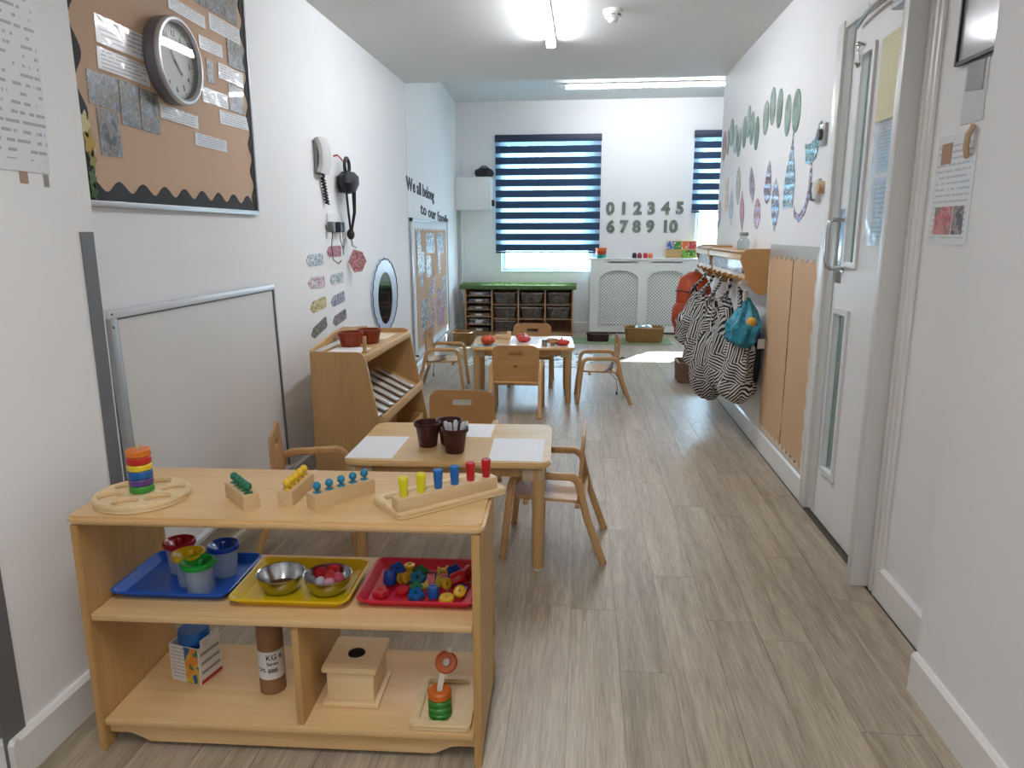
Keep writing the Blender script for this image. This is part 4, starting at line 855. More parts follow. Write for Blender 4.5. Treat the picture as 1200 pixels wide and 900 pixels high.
# bags
ZB = zebra()
def cloth_bag(name, label, cat, loc, w, d, h, m, seed, strap, strap_m, grp=None, top=.35, par_pocket=None):
    # soft hanging bag: base at loc.z, opening gathered towards the strap
    t = thing(name, label, cat, loc, 0, grp); r = random.Random(seed); g = G(); n = 36; R_ = 18; ph1, ph2 = r.random()*6, r.random()*6
    prev = None; rows = []
    for k in range(R_+1):
        f = k/R_
        if f < .12: s = .55+.45*math.sin(PI/2*f/.12)
        elif f < .45: s = 1+.06*math.sin(f*7+ph1)
        else: s = (1+.06*math.sin(.45*7+ph1))*(1-(1-top)*((f-.45)/.55)**.95)
        z = h*f
        ring = []
        for i in range(n):
            a = 2*PI*i/n
            fold = 1+.13*math.sin(5*a+ph1+f*4)*(.3+f)+.09*math.sin(8*a+ph2-f*6)+.05*math.sin(3*a+f*12+ph1)
            px = d*s*fold*math.cos(a)*(1 if math.cos(a) < 0 else .8); py = w*s*fold*math.sin(a)
            ring.append(g.b.verts.new((px+.01*math.sin(4*f+ph2), py+.015*math.sin(3*f+ph1), z-.03*(1-f)*abs(math.sin(a)))))
        rows.append(ring)
    for a, b in zip(rows, rows[1:]):
        for i in range(n): g.b.faces.new((a[i], a[(i+1) % n], b[(i+1) % n], b[i]))
    g.b.faces.new(rows[0]); g.b.faces.new(rows[-1])
    obj('bag_body', g, m, t)
    ht = strap-loc[2]; hx = XR-.185-loc[0]
    for s in ((-1, 1, -.45, .5) if seed < 6 else (-1, 1)):
        obj('strap', G().sweep([(-.02 if abs(s) == 1 else -.06, s*w*top*.9, h-.02), (-.015, s*w*top*.8, h+.05), (hx*.6, s*w*top*.45, h+(ht-h)*.6), (hx, s*.012, ht-.008), (hx+.004, 0, ht)], [(-.016, -.004), (.016, -.004), (.016, .004), (-.016, .004)], side=(.75, .66, 0)), strap_m, t)
    return t
cloth_bag('zebra_bag', 'zebra print tote bag hanging nearest the brown paper display, teal bag on it', 'bag', (1.115, 5.14, .34), .15, .135, .47, ZB, 1, 1.165, ZB, 'zebra print bags', .5)
cloth_bag('zebra_bag', 'zebra print bag, second from the near end of the coat rack', 'bag', (1.065, 5.46, .36), .15, .13, .66, ZB, 2, 1.165, ZB, 'zebra print bags', .2)
cloth_bag('zebra_bag', 'zebra print bag, third from the near end of the coat rack', 'bag', (1.03, 5.80, .21), .15, .15, .78, ZB, 3, 1.165, ZB, 'zebra print bags', .2)
cloth_bag('zebra_bag', 'bulky zebra print bag, fourth along the coat rack', 'bag', (1.01, 6.15, .37), .15, .155, .62, ZB, 4, 1.165, ZB, 'zebra print bags', .2)
cloth_bag('zebra_bag', 'zebra print bag farthest along, next to the orange backpack', 'bag', (1.0, 6.5, .52), .14, .155, .48, ZB, 5, 1.165, ZB, 'zebra print bags', .2)
t = cloth_bag('drawstring_bag', 'teal bag with yellow patch hung over the nearest zebra bag', 'bag', (1.125, 5.11, .745), .125, .115, .31, blotch('teal_bag', ['#1f7f98', '#1f7f98', '#1a6f86', '#2a94ac', '#1f7f98'], 9, .5, .1), 6, 1.165, mat('#d8d6d2', .6), None, .16)
obj('yellow_patch', G().ball((.02, -.092, .15), .038, 12, 8), mat('#c99a3a', .5), t); obj('white_tag', G().box((.10, -.07, .0), (.05, .006, .07), .002), mat('#e2e0dc', .5), t)
obj('blue_patch', G().ball((.05, -.085, .06), .036, 12, 8), mat('#2c4a8a', .5), t)
tb = thing('dark_bag', 'dark bag hanging against the wall behind the nearest zebra bag', 'bag', (XR-.045, 5.2, .45))
obj('bag_body', G().lathe([(0, 0), (.11, .02), (.135, .12), (.125, .3), (.09, .38), (0, .4)], 20, sx=.28, sy=1.1, fn=lambda a, z: 1+.05*math.sin(6*a+z*14)), mat('#202126', .6), tb)
obj('strap', G().tube([(0, -.05, .38), (-.05, -.02, .55), (-.12, .0, .66), (-.05, .03, .55), (0, .06, .38)], .009, 6), BLACK, tb)
ob = thing('backpack', 'orange backpack hanging at the far end of the coat rack', 'bag', (1.03, 6.93, .56))
obj('bag_body', G().lathe([(0, 0), (.12, .01), (.155, .08), (.165, .25), (.155, .42), (.12, .52), (.05, .575), (0, .58)], 28, sx=1, sy=.9, fn=lambda a, z: 1+.05*math.sin(7*a+z*9)), mat('#b5451c', .55), ob)
obj('front_pocket', G().lathe([(0, 0), (.09, .01), (.11, .06), (.11, .18), (.08, .23), (0, .24)], 20, (-.09, -.07, .06), fn=lambda a, z: 1+.04*math.sin(5*a)), mat('#a83c17', .55), ob)
obj('zip', G().tube([(-.168*math.cos(a), -.15*math.sin(a)-.005, .40+.01*math.sin(3*a)) for a in [PI*i/14-.6 for i in range(15)]], .006, 6), mat('#5c2410', .5), ob)
for s in (-1, 1): obj('strap', G().sweep([(0, s*.06, .56), (.02, s*.03, .6), (.04, 0, .575)], [(-.015, -.004), (.015, -.004), (.015, .004), (-.015, .004)], side=(0, 1, 0)), mat('#8f3413', .6), ob)
obj('side_panel', G().lathe([(0, 0), (.05, .02), (.06, .1), (.04, .18), (0, .2)], 14, (-.13, -.02, -.02), sx=.7), mat('#c23a20', .6), ob)

# ------------------------------------------------------------------ tables and chairs
def table(label, loc, rz, w, d, h=.52):
    t = thing('table', label, 'table', loc, rz)
    obj('tabletop', G().plate(rrect(w, d, .06, 6), (), .026, Matrix.Translation((0, 0, h-.026)), .007), TABLEW, t)
    for sx in (-1, 1):
        for sy in (-1, 1):
            x, y = sx*(w/2-.055), sy*(d/2-.055)
            obj('leg', G().lathe([(0, .012), (.023, .012), (.025, .03), (.029, h-.03), (0, h-.03)], 20, (x, y, 0)), CHAIRW, t)
            obj('leg_foot', G().lathe([(0, 0), (.021, 0), (.024, .004), (.024, .012), (0, .012)], 16, (x, y, 0)), mat('#c9c7c2', .5), t)
            br = G().box((x-sx*.02, y+sy*.012, h-.06), (.10, .016, .065), .003).box((x+sx*.012, y-sy*.02, h-.06), (.016, .10, .065), .003)
            obj('corner_bracket', br, mat('#b8a68c', .5), t)
    for sy in (-1, 1): obj('apron', G().box((0, sy*(d/2-.07), h-.055), (w-.22, .018, .055), .003), CHAIRW, t)
    for sx in (-1, 1): obj('apron', G().box((sx*(w/2-.07), 0, h-.055), (.018, d-.22, .055), .003), CHAIRW, t)
    return t
table('nearer childrens table with brown pots and white paper mats on it', (-.60, 3.275, 0), math.radians(2.0), .92, .66)
table('farther childrens table with red toy vegetables and paper on it', (-.545, 6.50, 0), math.radians(3.5), .92, .72)
def arc(c, r, a0, a1, n=5): return [(c[0]+r*math.cos(math.radians(a0+(a1-a0)*i/n)), c[1]+r*math.sin(math.radians(a0+(a1-a0)*i/n))) for i in range(n+1)]
def make_chair(label, loc, rz):
    t = thing('child_chair', label, 'chair', loc, rz, 'wooden childrens armchairs')   # faces +y
    for s in (-1, 1):
        x = s*.205
        yz_ = [(.225, 0), (.19, .32)]+arc((.125, .355), .06, 8, 80, 4)+arc((-.075, .36), .055, 100, 160, 4)+[(-.165, .22), (-.245, 0)]
        obj('side_frame', G().bar([(x, a, b) for a, b in yz_], .036, .032, (1, 0, 0)), CHAIRW, t)
        for (y, z) in ((.225, .004), (-.244, .004)): obj('foot_cap', G().box((x, y, z+.004), (.034, .03, .014), .003), mat('#8a6a44', .6), t)
    # plywood back with a hand slot, leaning back
    out = [(-.19, 0), (.19, 0)]+[(.193, .02), (.195, .2)]+arc((.135, .25), .06, 0, 90, 5)+arc((-.135, .25), .06, 90, 180, 5)+[(-.195, .2), (-.193, .02)]
    slot = rrect(.115, .032, .015, 4, 0, .238)
    M_ = Matrix.Translation((0, -.118, .285)) @ Matrix.Rotation(math.radians(3), 4, 'X') @ Matrix(((1, 0, 0, 0), (0, 0, -1, 0), (0, 1, 0, 0), (0, 0, 0, 1)))
    obj('backrest', G().plate(out, [slot], .014, M_, .003), CHAIRB, t)
    seat = [(-.185, -.16), (.185, -.16), (.185, .14)]+arc((.155, .15), .03, 0, 90, 3)+arc((-.155, .15), .03, 90, 180, 3)+[(-.185, .14)]
    obj('seat', G().plate(seat, (), .013, Matrix.Translation((0, 0, .283)) @ Matrix.Rotation(math.radians(2), 4, 'X'), .003), wood('chair_seat', '#cfa673', '#bd9159', 'X', .25, 6, 10), t)
    for y, z in ((.12, .276), (-.12, .268)): obj('seat_rail', G().box((0, y, z), (.40, .022, .022), .004), CHAIRW, t)
    for s in (-1, 1):
        for z in (.31, .36): obj('bolt', G().lathe([(0, 0), (.007, 0), (.005, .003), (0, .004)], 8, M=Matrix.Translation((s*.15, -.1345-(z-.3)*.05, z)) @ Matrix.Rotation(PI/2, 4, 'X')), mat('#8d8a84', .3, .8), t)
    return t
c0 = make_chair('wooden childrens armchair pulled up to the right end of the nearer table', (-.125, 3.32, 0), math.radians(88))
dup(c0, 'wooden childrens armchair at the left end of the nearer table by the whiteboard', (-1.315, 3.19, 0), math.radians(-72))
dup(c0, 'wooden childrens armchair on the far side of the nearer table behind the pots', (-.70, 3.93, 0), math.radians(181))
c3 = dup(c0, 'wooden childrens armchair turned backrest to the viewer at the farther table', (-.548, 5.93, 0), 0)
obj('stamp', G().plate(rrect(.03, .02, .004, 2), (), .0008, Matrix.Translation((-.0, -.1405, .42)) @ Matrix.Rotation(math.radians(3), 4, 'X') @ Matrix(((1, 0, 0, 0), (0, 0, -1, 0), (0, 1, 0, 0), (0, 0, 0, 1)))), mat('#7a5228', .6), c3)
dup(c0, 'wooden childrens armchair on the window side of the farther table', (-.515, 7.13, 0), math.radians(180))
c5 = dup(c0, 'wooden childrens armchair with black straps at the right end of the farther table', (.175, 6.46, 0), math.radians(93))
c6 = dup(c0, 'wooden childrens armchair with a dark strap at the left end by the photo board', (-1.36, 6.83, 0), math.radians(-88))
for c, k in ((c5, 0), (c6, 1)):
    obj('strap', G().sweep([(-.18, .0, .30), (-.05, -.04, .31), (.08, .03, .312), (.18, -.02, .30), (.2, -.12, .30)] if k else [(-.19, -.02, .30), (-.1, -.06, .312), (.1, -.10, .31), (.19, -.13, .32), (.21, -.2, .35)], [(-.012, -.002), (.012, -.002), (.012, .002), (-.012, .002)], side=(0, 1, 0)), BLACKP, c)
    obj('strap', G().sweep([(-.17, -.06, .28), (-.16, -.12, .22), (-.17, -.13, .14), (-.16, -.125, .10)], [(-.012, -.002), (.012, -.002), (.012, .002), (-.012, .002)], side=(1, 0, 0)), BLACKP, c)
    obj('buckle', G().box((-.16, -.125, .095), (.034, .014, .03), .004), BLACKP, c)
    obj('buckle', G().box((.215, -.21, .352), (.03, .03, .014), .004), BLACKP, c)
# on the nearer table
TZ = .52
def sheet(label, pts, z, m=PAPER, grp=None, th=.0015):
    cx = sum(p[0] for p in pts)/len(pts); cy = sum(p[1] for p in pts)/len(pts)
    o = obj('paper_sheet', G().plate([(x-cx, y-cy) for x, y in pts], (), th, MI), m); o.location = (cx, cy, z); return tag(o, label, 'paper', grp)
sheet('white paper mat on the left end of the nearer table', [(-1.045, 2.965), (-.835, 2.975), (-.835, 3.32), (-1.05, 3.31)], TZ+.0005, PAPER, 'white paper mats')
sheet('white paper mat on the right end of the nearer table', [(-.405, 2.985), (-.165, 2.99), (-.175, 3.34), (-.42, 3.335)], TZ+.0005, PAPER, 'white paper mats')
sheet('white paper mat on the far edge of the nearer table behind the pots', [(-.635, 3.345), (-.44, 3.345), (-.445, 3.585), (-.64, 3.585)], TZ+.0005, PAPER, 'white paper mats')
def pot(label, x, y, z, m, s=1):
    t = thing('plant_pot', label, 'pot', (x, y, z), 0, 'brown plastic pots')
    obj('pot_body', G().lathe([(0, 0), (.040*s, 0), (.042*s, .004), (.055*s, .092), (.056*s, .098), (.061*s, .099), (.062*s, .115), (.057*s, .116), (.052*s, .09), (.038*s, .008), (0, .008)], 28), m, t)
    obj('pot_rim', G().lathe([(.0615*s, .098), (.064*s, .1), (.064*s, .114), (.0615*s, .117), (.058*s, .116)], 28), m, t); return t
pot('empty dark brown pot on the nearer table, left of the two with pens', -.715, 3.185, TZ, POT)
pot('dark brown pot of white pens at the front of the nearer table', -.572, 3.10, TZ, POT)
pot('dark brown pot half hidden behind the pot of pens', -.622, 3.235, TZ, POT)
for i, (dx, dy, tx, ty, lab) in enumerate(((-.03, .01, -.2, .05, 'white marker pen leaning left in the front brown pot'), (0, .02, .0, .15, 'white marker pen upright in the front brown pot'), (.028, .0, .18, .0, 'white marker pen leaning right in the front brown pot'), (.02, .03, .3, .15, 'white marker pen leaning far right in the front brown pot'), (-.02, -.012, -.05, -.1, 'white marker pen at the front of the front brown pot'))):
    t = thing('marker_pen', lab, 'pen', (-.572+dx*.6, 3.10+dy*.6, TZ+.0095), 0, 'white pens in the pot'); t.rotation_euler = (-ty, tx, 0)
    obj('barrel', G().cyl((0, 0, .0), (0, 0, .095), .0095, .0095, 10), mat('#dcdcdc', .4), t); obj('pen_cap', G().lathe([(0, .095), (.0105, .095), (.0115, .122), (.007, .134), (0, .135)], 10), mat('#cfcfd2', .35), t)
# on the farther table
TZ2 = .52
def T2(x, y): return (x, y)
sheet('white paper mat in the middle of the farther table', [(-.66, 6.36), (-.40, 6.38), (-.41, 6.80), (-.66, 6.79)], TZ2+.0005, PAPER, 'papers on the farther table')
sheet('white paper mat at the right of the farther table', [(-.37, 6.2), (-.12, 6.24), (-.14, 6.6), (-.38, 6.58)], TZ2+.0005, PAPER, 'papers on the farther table')
sheet('patterned blue card under the left red toy on the farther table', [(-.97, 6.16), (-.74, 6.18), (-.76, 6.32), (-.98, 6.30)], TZ2+.0005, blotch('blue_card', ['#7d93a8', '#c9d0d8', '#5a8a80', '#b98a9a'], 24, .4, .2), 'papers on the farther table')
sheet('green and white leaflet at the right rear of the farther table', [(-.30, 6.62), (-.12, 6.60), (-.11, 6.74), (-.31, 6.76)], TZ2+.0005, blotch('green_leaflet', ['#e0e6da', '#8fb07a', '#e0e6da', '#5c8a50'], 18, .4, .2), 'papers on the farther table')
def tomato(label, x, y, r, sz, h, z=TZ2+.002):
    t = thing('toy_vegetable', label, 'toy vegetable', (x, y, z), 0, 'red toy vegetables')
    obj('flesh', G().lathe([(r*math.sin(PI*i/12)**.85, r*sz*(1-math.cos(PI*i/12))) for i in range(13)], 26, fn=lambda a, zz: 1+.05*math.cos(6*a)), mat(h, .35), t)
    obj('stalk', G().lathe([(.0, 0), (.012, 0), (.006, .012), (.007, .022), (0, .023)], 8, (0, 0, 2*r*sz-.006)), mat('#6f6a34', .6), t)
tomato('orange red toy pumpkin on the left of the farther table', -.84, 6.27, .062, .72, '#d0502e')
tomato('red toy tomato at the middle of the farther table, rear of the pair', -.56, 6.60, .058, .55, '#d04636'); tomato('flat red toy tomato at the middle of the farther table, front of the pair', -.535, 6.46, .062, .5, '#c93d33')
tomato('flat dark red toy pepper at the right of the farther table', -.185, 6.30, .068, .42, '#c0281e')
t = thing('toy_vegetable', 'brown toy mushroom beside the red pepper on the farther table', 'toy vegetable', (-.265, 6.27, TZ2+.002)); obj('cap', G().lathe([(0, .03), (.04, .028), (.048, .04), (.035, .062), (0, .07)], 18, sx=1.3), mat('#a9794e', .5), t); obj('stem', G().cyl((0, 0, 0), (0, 0, .032), .02, .022, 12), mat('#cdb08a', .5), t)
t = thing('small_jar', 'small grey jar on the farther table beside the toy mushroom', 'jar', (-.335, 6.23, TZ2+.002)); obj('jar_body', G().lathe([(0, 0), (.022, 0), (.024, .01), (.024, .045), (0, .045)], 16), mat('#85877f', .3), t); obj('jar_lid', G().lathe([(0, .045), (.025, .045), (.025, .058), (0, .058)], 16), mat('#5c5f5a', .4), t)
t = thing('toy_block', 'pair of pale wooden blocks at the left rear of the farther table', 'toy', (-.76, 6.66, TZ2)); obj('block', G().box((0, 0, .02), (.12, .05, .04), .004), BEECH, t); obj('block', G().box((.065, .01, .035), (.035, .05, .07), .004), PALE, t)

# ------------------------------------------------------------------ sloping bookcase by the left wall
bk = thing('sloping_bookcase', 'plywood bookcase with sloping display racks beside the left wall', 'bookcase', (XL+.02, 0, 0))
bk.location = (0, 0, 0)
by0, by1 = 3.90, 4.98
prof = [(-1.715, .0), (-1.06, .0), (-1.06, .1), (-1.205, .80), (-1.225, .845), (-1.25, .85), (-1.66, .85), (-1.70, .84), (-1.715, .80)]
prof = [(-1.55, .012), (-1.08, .012), (-1.07, .05), (-1.10, .12), (-1.225, .80), (-1.245, .832), (-1.27, .838), (-1.54, .838), (-1.55, .828)]
for y in (by0, by1-.018): obj('side_panel', G().plate(prof, (), .018, Matrix(((1, 0, 0, 0), (0, 0, 1, y), (0, 1, 0, 0), (0, 0, 0, 1))), .003), CASEW, bk)
ym = (by0+by1)/2; L_ = by1-by0-.036
obj('top_board', G().box((-1.39, ym, .80), (.30, L_, .016), .002), CASEW, bk)
obj('top_rail', G().box((-1.235, ym, .795), (.02, L_, .045), .004), wood('case_edge', '#cfae7c', '#b99460', 'Y', .45, 5, 8), bk)
obj('back_panel', G().box((-1.54, ym, .42), (.012, L_, .78)), CASEW, bk)
obj('back_gallery', G().plate([(by0+.0, .838), (by1, .838), (by1, .85), (by1-.3, .88), (by0+.6, .905), (by0+.42, .90), (by0+.2, .868), (by0, .845)], (), .014, on_left(-1.55)), CASEW, bk)
obj('bottom_shelf', G().box((-1.32, ym, .14), (.44, L_, .016), .002), CASEW, bk)
obj('bottom_lip', G().box((-1.105, ym, .15), (.016, L_, .05), .003), wood('case_edge', '', '', 'Y'), bk)
obj('plinth', G().box((-1.16, ym, .065), (.016, L_, .12)), CASEW, bk)
def slope_board(xa, za, xb, zb, th):
    d = Vector((xb-xa, 0, zb-za)); n = Vector((-d.z, 0, d.x)).normalized()*th
    g = G(); q = []
    for y in (by0+.018, by1-.018):
        for p in (Vector((xa, y, za)), Vector((xb, y, zb)), Vector((xb, y, zb))-n, Vector((xa, y, za))-n): q.append(g.b.verts.new(p))
    for f in ((0, 1, 2, 3), (7, 6, 5, 4), (0, 4, 5, 1), (1, 5, 6, 2), (2, 6, 7, 3), (3, 7, 4, 0)): g.b.faces.new([q[i] for i in f])
    return g
obj('sloping_shelf', slope_board(-1.46, .58, -1.15, .42, .012), CASEW, bk)
obj('shelf_lip', G().box((-1.145, ym, .435), (.016, L_, .06), .004), wood('case_edge', '', '', 'Y'), bk)
# leaflets lying on the sloping shelf
sl = math.atan2(.18, .35)
for i in range(7):
    y = by0+.11+i*.135
    t = thing('leaflet', 'grey printed leaflet in the upper sloping rack of the bookcase, %s' % ('nearest', 'second from the near end', 'third from the near end', 'fourth from the near end', 'fifth from the near end', 'sixth from the near end', 'farthest')[i], 'leaflet', (-1.305, y, .5015), 0, 'leaflets in the sloping rack')
    t.rotation_euler = (math.radians(-9), sl, 0)
    obj('cover', G().box((0, 0, .008), (.28, .122, .012), .002), printed('leaflet_print', '#cbc4ba', '#77726c', 16, 'Y', 'X', coat=.3), t)
    obj('picture_band', G().box((-.08, 0, .0148), (.09, .10, .0012)), blotch('leaflet_pic', ['#8a7a74', '#b0a69e', '#b5806a', '#6a6a70', '#a29c90'], 26, .3, .5), t)
t = thing('dark_box', 'dark folded cloth bundle at the back of the upper bookcase rack', 'bundle', (-1.58, 4.25, .6)); t.location = (-1.46, 4.3, .1485)
obj('fold', G().box((0, 0, .09), (.12, .5, .17), .02), mat('#2a2528', .7), t); obj('fold', G().box((.08, .0, .05), (.06, .4, .10), .02), mat('#3a3238', .7), t)
t = thing('open_tray', 'long wooden tray with dark ball on the bottom shelf of the bookcase', 'tray', (-1.23, 4.6, .1485))
obj('tray_base', G().box((0, 0, .005), (.2, .6, .01)), CASEW, t)
for s in (-1, 1): obj('tray_side', G().box((s*.095, 0, .045), (.01, .6, .09)), CASEW, t); obj('tray_end', G().box((0, s*.295, .045), (.2, .01, .09)), CASEW, t)
t = thing('toy_ball', 'dark mottled ball on the bottom shelf at the near end of the bookcase', 'ball', (-1.19, 4.10, .148)); obj('ball_skin', G().ball((0, 0, .06), .06, 18, 12), mat('#3a3234', .5), t); obj('valve', G().ball((.058, 0, .065), .006, 8, 6), BLACK, t)
# on the bookcase
sheet('white paper on the near half of the bookcase top', [(-1.51, 3.95), (-1.29, 3.95), (-1.29, 4.25), (-1.51, 4.25)], .8085, PAPER, 'papers on the bookcase')
sheet('cream card on the far half of the bookcase top', [(-1.45, 4.60), (-1.30, 4.60), (-1.30, 4.9), (-1.46, 4.9)], .8085, mat('#e0cfb4', .6), 'papers on the bookcase')
for i, (x, y, lab) in enumerate(((-1.44, 4.31, 'reddish brown pot on the bookcase, left of the joined pair'), (-1.365, 4.45, 'reddish brown pot on the bookcase, right of the joined pair'))):
    t = thing('plant_pot', lab, 'pot', (x, y, .810), 0, 'red brown pots on the bookcase')
    fl = lambda a, z: 1+.03*math.cos(14*a)
    obj('fluted_body', G().lathe([(0, 0), (.058, 0), (.072, .07), (.07, .072), (.055, .008), (0, .008)], 84, fn=fl), TERRA, t); obj('pot_rim', G().lathe([(.068, .068), (.079, .069), (.079, .088), (.07, .089), (.068, .068)], 30), TERRA, t)
t = thing('wooden_stand', 'small wooden peg stand at the front edge of the bookcase top', 'peg', (-1.275, 4.06, .808)); obj('post', G().box((0, 0, .05), (.02, .02, .1), .003), CASEW, t); obj('foot', G().box((0, 0, .006), (.03, .04, .012), .002), CASEW, t)

# ------------------------------------------------------------------ the maple shelf unit in front
RS = math.radians(2.0)
su = thing('shelf_unit', 'low maple shelf unit in the foreground with toys on its three levels', 'shelf unit', (-1.415, 1.725, 0), RS)
LW, DP_, TH = 1.165, .42, .74
obj('top_board', G().plate(rrect(LW, DP_+.015, .03, 5, LW/2, DP_/2), (), .026, Matrix.Translation((0, 0, TH-.026)), .009), BIRCH, su)
for x in (.012, LW-.036):
    pr = [(0.0, .0), (.045, .0), (.055, .03), (DP_-.055, .03), (DP_-.045, 0), (DP_, 0), (DP_, TH-.028), (0, TH-.028)]
    obj('side_panel', G().plate(pr, (), .022, Matrix(((0, 0, 1, x), (1, 0, 0, 0), (0, 1, 0, 0), (0, 0, 0, 1))), .003), BIRCH_SHADE, su)
IX0, IX1 = .035, LW-.037
obj('middle_shelf', G().box(((IX0+IX1)/2, DP_/2, .43), (IX1-IX0, DP_-.01, .022), .004), BIRCH, su)
obj('bottom_shelf', G().box(((IX0+IX1)/2, DP_/2, .091), (IX1-IX0, DP_-.01, .022), .004), BIRCH, su)
obj('divider', G().box((.622, DP_/2-.01, .26), (.020, DP_-.05, .317), .002), BIRCH_SHADE, su)
kp = [(IX0, .078), (IX0, .022), (IX0+.06, .022), (IX0+.075, .035), (IX0+.10, .04), (IX0+.135, .02), (IX1-.135, .02), (IX1-.10, .04), (IX1-.075, .035), (IX1-.06, .022), (IX1, .022), (IX1, .078)]
kp = [(IX0, .079), (IX0, .045), (IX0+.05, .045), (IX0+.07, .042), (IX0+.12, .018), (IX1-.12, .018), (IX1-.07, .042), (IX1-.05, .045), (IX1, .045), (IX1, .079)]
obj('kick_board', G().plate(kp, (), .018, on_back(.045)), BIRCH, su)
obj('back_brace', G().box(((IX0+IX1)/2, DP_-.015, .68), (IX1-IX0, .018, .05), .003) if 0 else G().box(((IX0+IX1)/2, DP_-.012, .066), (IX1-IX0, .018, .028), .003), BIRCH, su)
for x, z in ((LW-.0135, .66), (LW-.0135, .22), (LW-.0135, .05)): obj('joining_clip', G().box((x, DP_-.03, z), (.008, .018, .07), .003) if z < .5 else G().box((x, .05, z), (.005, .03, .09), .002), BIRCH_SHADE, su)
obj('shelf_screw', G().lathe([(0, 0), (.006, 0), (.004, .004), (0, .005)], 8, M=Matrix.Translation((.034, .06, .06)) @ Matrix.Rotation(PI/2, 4, 'Y')), mat('#4a3a28', .4, .6), su)
# --- on top
ZT = .7405
def rz_of(a, b): return math.atan2(b[1]-a[1], b[0]-a[0])
st = thing('ring_stacker', 'rainbow ring stacker standing on a pale round board with six recesses', 'toy', (-1.275, 1.872, ZT), 0)
obj('board_base', G().plate(circ(.13, 40), (), .008, MI, .002), PALE, st)
hl = [circ(.034, 20, .083*math.cos(PI/6+i*PI/3), .083*math.sin(PI/6+i*PI/3)) for i in range(6)]
obj('recessed_board', G().plate(circ(.13, 40), hl, .014, Matrix.Translation((0, 0, .008)), .003), PALE, st)
z = .0225
for h, hh in (('#3f8f38', .021), ('#5a3c7c', .021), ('#1f5e9e', .024), ('#e0c32c', .019), ('#b9291e', .022), ('#d9772a', .022)):
    obj('ring', G().lathe([(.006, 0), (.031, 0), (.0335, .003), (.0335, hh-.004), (.031, hh-.001), (.006, hh-.001), (.006, 0)], 26, (0.0, 0, z)), mat(h, .35), st); z += hh
obj('peg', G().lathe([(0, .0), (.0055, .0), (.0055, .028), (.004, .033), (0, .034)], 12, (0, 0, z-.012)), mat('#b8a58c', .5), st)
def knob_block(label, a, b, w, h, colour, n=5, r0=.007, r1=.011):
    # a, b: the two ends of the block's centre line
    d = math.hypot(b[0]-a[0], b[1]-a[1]); t = thing('knobbed_block', label, 'toy', ((a[0]+b[0])/2, (a[1]+b[1])/2, ZT), rz_of(a, b), 'knobbed cylinder blocks')
    rs = [r0+(r1-r0)*i/(n-1) for i in range(n)]; xs = [-d/2+.022+(d-.044)*i/(n-1) for i in range(n)]
    obj('block', G().plate(rrect(d, w, .004, 2), [circ(.0125, 16, x, 0) for x in xs], h-.008, Matrix.Translation((0, 0, .008)), .0015), BEECH, t)
    obj('block_base', G().plate(rrect(d, w, .004, 2), (), .008, MI), BEECH, t)
    for i, x in enumerate(xs):
        cy = obj('knobbed_cylinder', G().lathe([(0, .01), (.0115, .01), (.0115, h-.002), (0, h-.002)], 16, (x, 0, 0)), mat(colour, .32), t)
        obj('knob', G().lathe([(0, h-.002), (.006, h-.002), (.0036, h+.006), (.0055, h+.008), (.0105, h+.013), (.0118, h+.019), (.0098, h+.026), (.005, h+.030), (0, h+.031)], 16, (x, 0, 0)), mat(colour, .32), cy)
    return t
knob_block('short wooden block with green knobbed pegs on the shelf unit top', (-.915, 1.815), (-1.025, 1.925), .047, .044, '#0f6b4a', 5)
knob_block('wooden block with yellow knobbed pegs on the shelf unit top', (-.832, 1.846), (-.832, 2.015), .046, .044, '#e0b81c', 5)
knob_block('wooden block with blue knobbed pegs on the shelf unit top', (-.752, 1.835), (-.625, 1.99), .047, .044, '#1a7ca0', 5)
a_, b_ = Vector((-.50, 1.83)), Vector((-.255, 2.045)); an = rz_of(a_, b_)
tr = thing('peg_tray', 'pale wooden tray with hollow centre across the right end of the shelf unit top', 'tray', (-.405, 1.955, ZT), an)
obj('tray_base', G().plate(rrect(.36, .175, .02, 4), (), .008, MI, .002), PALE, tr)
obj('tray_rim', G().plate(rrect(.36, .175, .02, 4), [rrect(.31, .125, .012, 4)], .012, Matrix.Translation((0, 0, .008)), .003), PALE, tr)
pb = thing('peg_block', 'wooden bar holding two yellow, two blue and two red tapered pegs', 'toy', (-.383, 1.905, ZT+.0205), an); pb.location = (-.378, 1.906, ZT+.0205)
obj('bar', G().box((0, 0, .0175), (.325, .042, .035), .002), BEECH, pb)
for i, h in enumerate(('#d6cc1e', '#d6cc1e', '#1661a8', '#1661a8', '#b8161c', '#b8161c')):
    obj('tapered_peg', G().lathe([(0, 0), (.0105, 0), (.011, .002), (.0140, .046), (.0140, .052), (.0125, .054), (0, .054)], 20, (-.135+i*.054, 0, .0352)), mat(h, .35), pb)
# --- middle shelf
ZM = .4415
def tray(label, x, y, w, d, colour, rz, h=.028, grp='coloured trays on the middle shelf'):
    t = thing('plastic_tray', label, 'tray', (x, y, ZM), rz, grp); g = G()
    def ring(w_, d_, zz, r): return [g.b.verts.new((a, b, zz)) for a, b in rrect(w_, d_, r, 5)]
    R_ = [ring(w-.05, d-.05, 0, .02), ring(w-.012, d-.012, h-.003, .026), ring(w, d, h-.002, .03), ring(w, d, h, .03), ring(w-.014, d-.014, h, .025), ring(w-.052, d-.052, .004, .018)]
    for a, b in zip(R_, R_[1:]):
        for i in range(len(a)): g.b.faces.new((a[i], a[(i+1) % len(a)], b[(i+1) % len(a)], b[i]))
    g.b.faces.new(R_[0]); g.b.faces.new(R_[-1])
    obj('tray_body', g, mat(colour, .3), t); obj('rim', G().tube([(a, b, h-.002) for a, b in rrect(w-.004, d-.004, .03, 5)], .003, 6, True), mat(colour, .3), t); return t
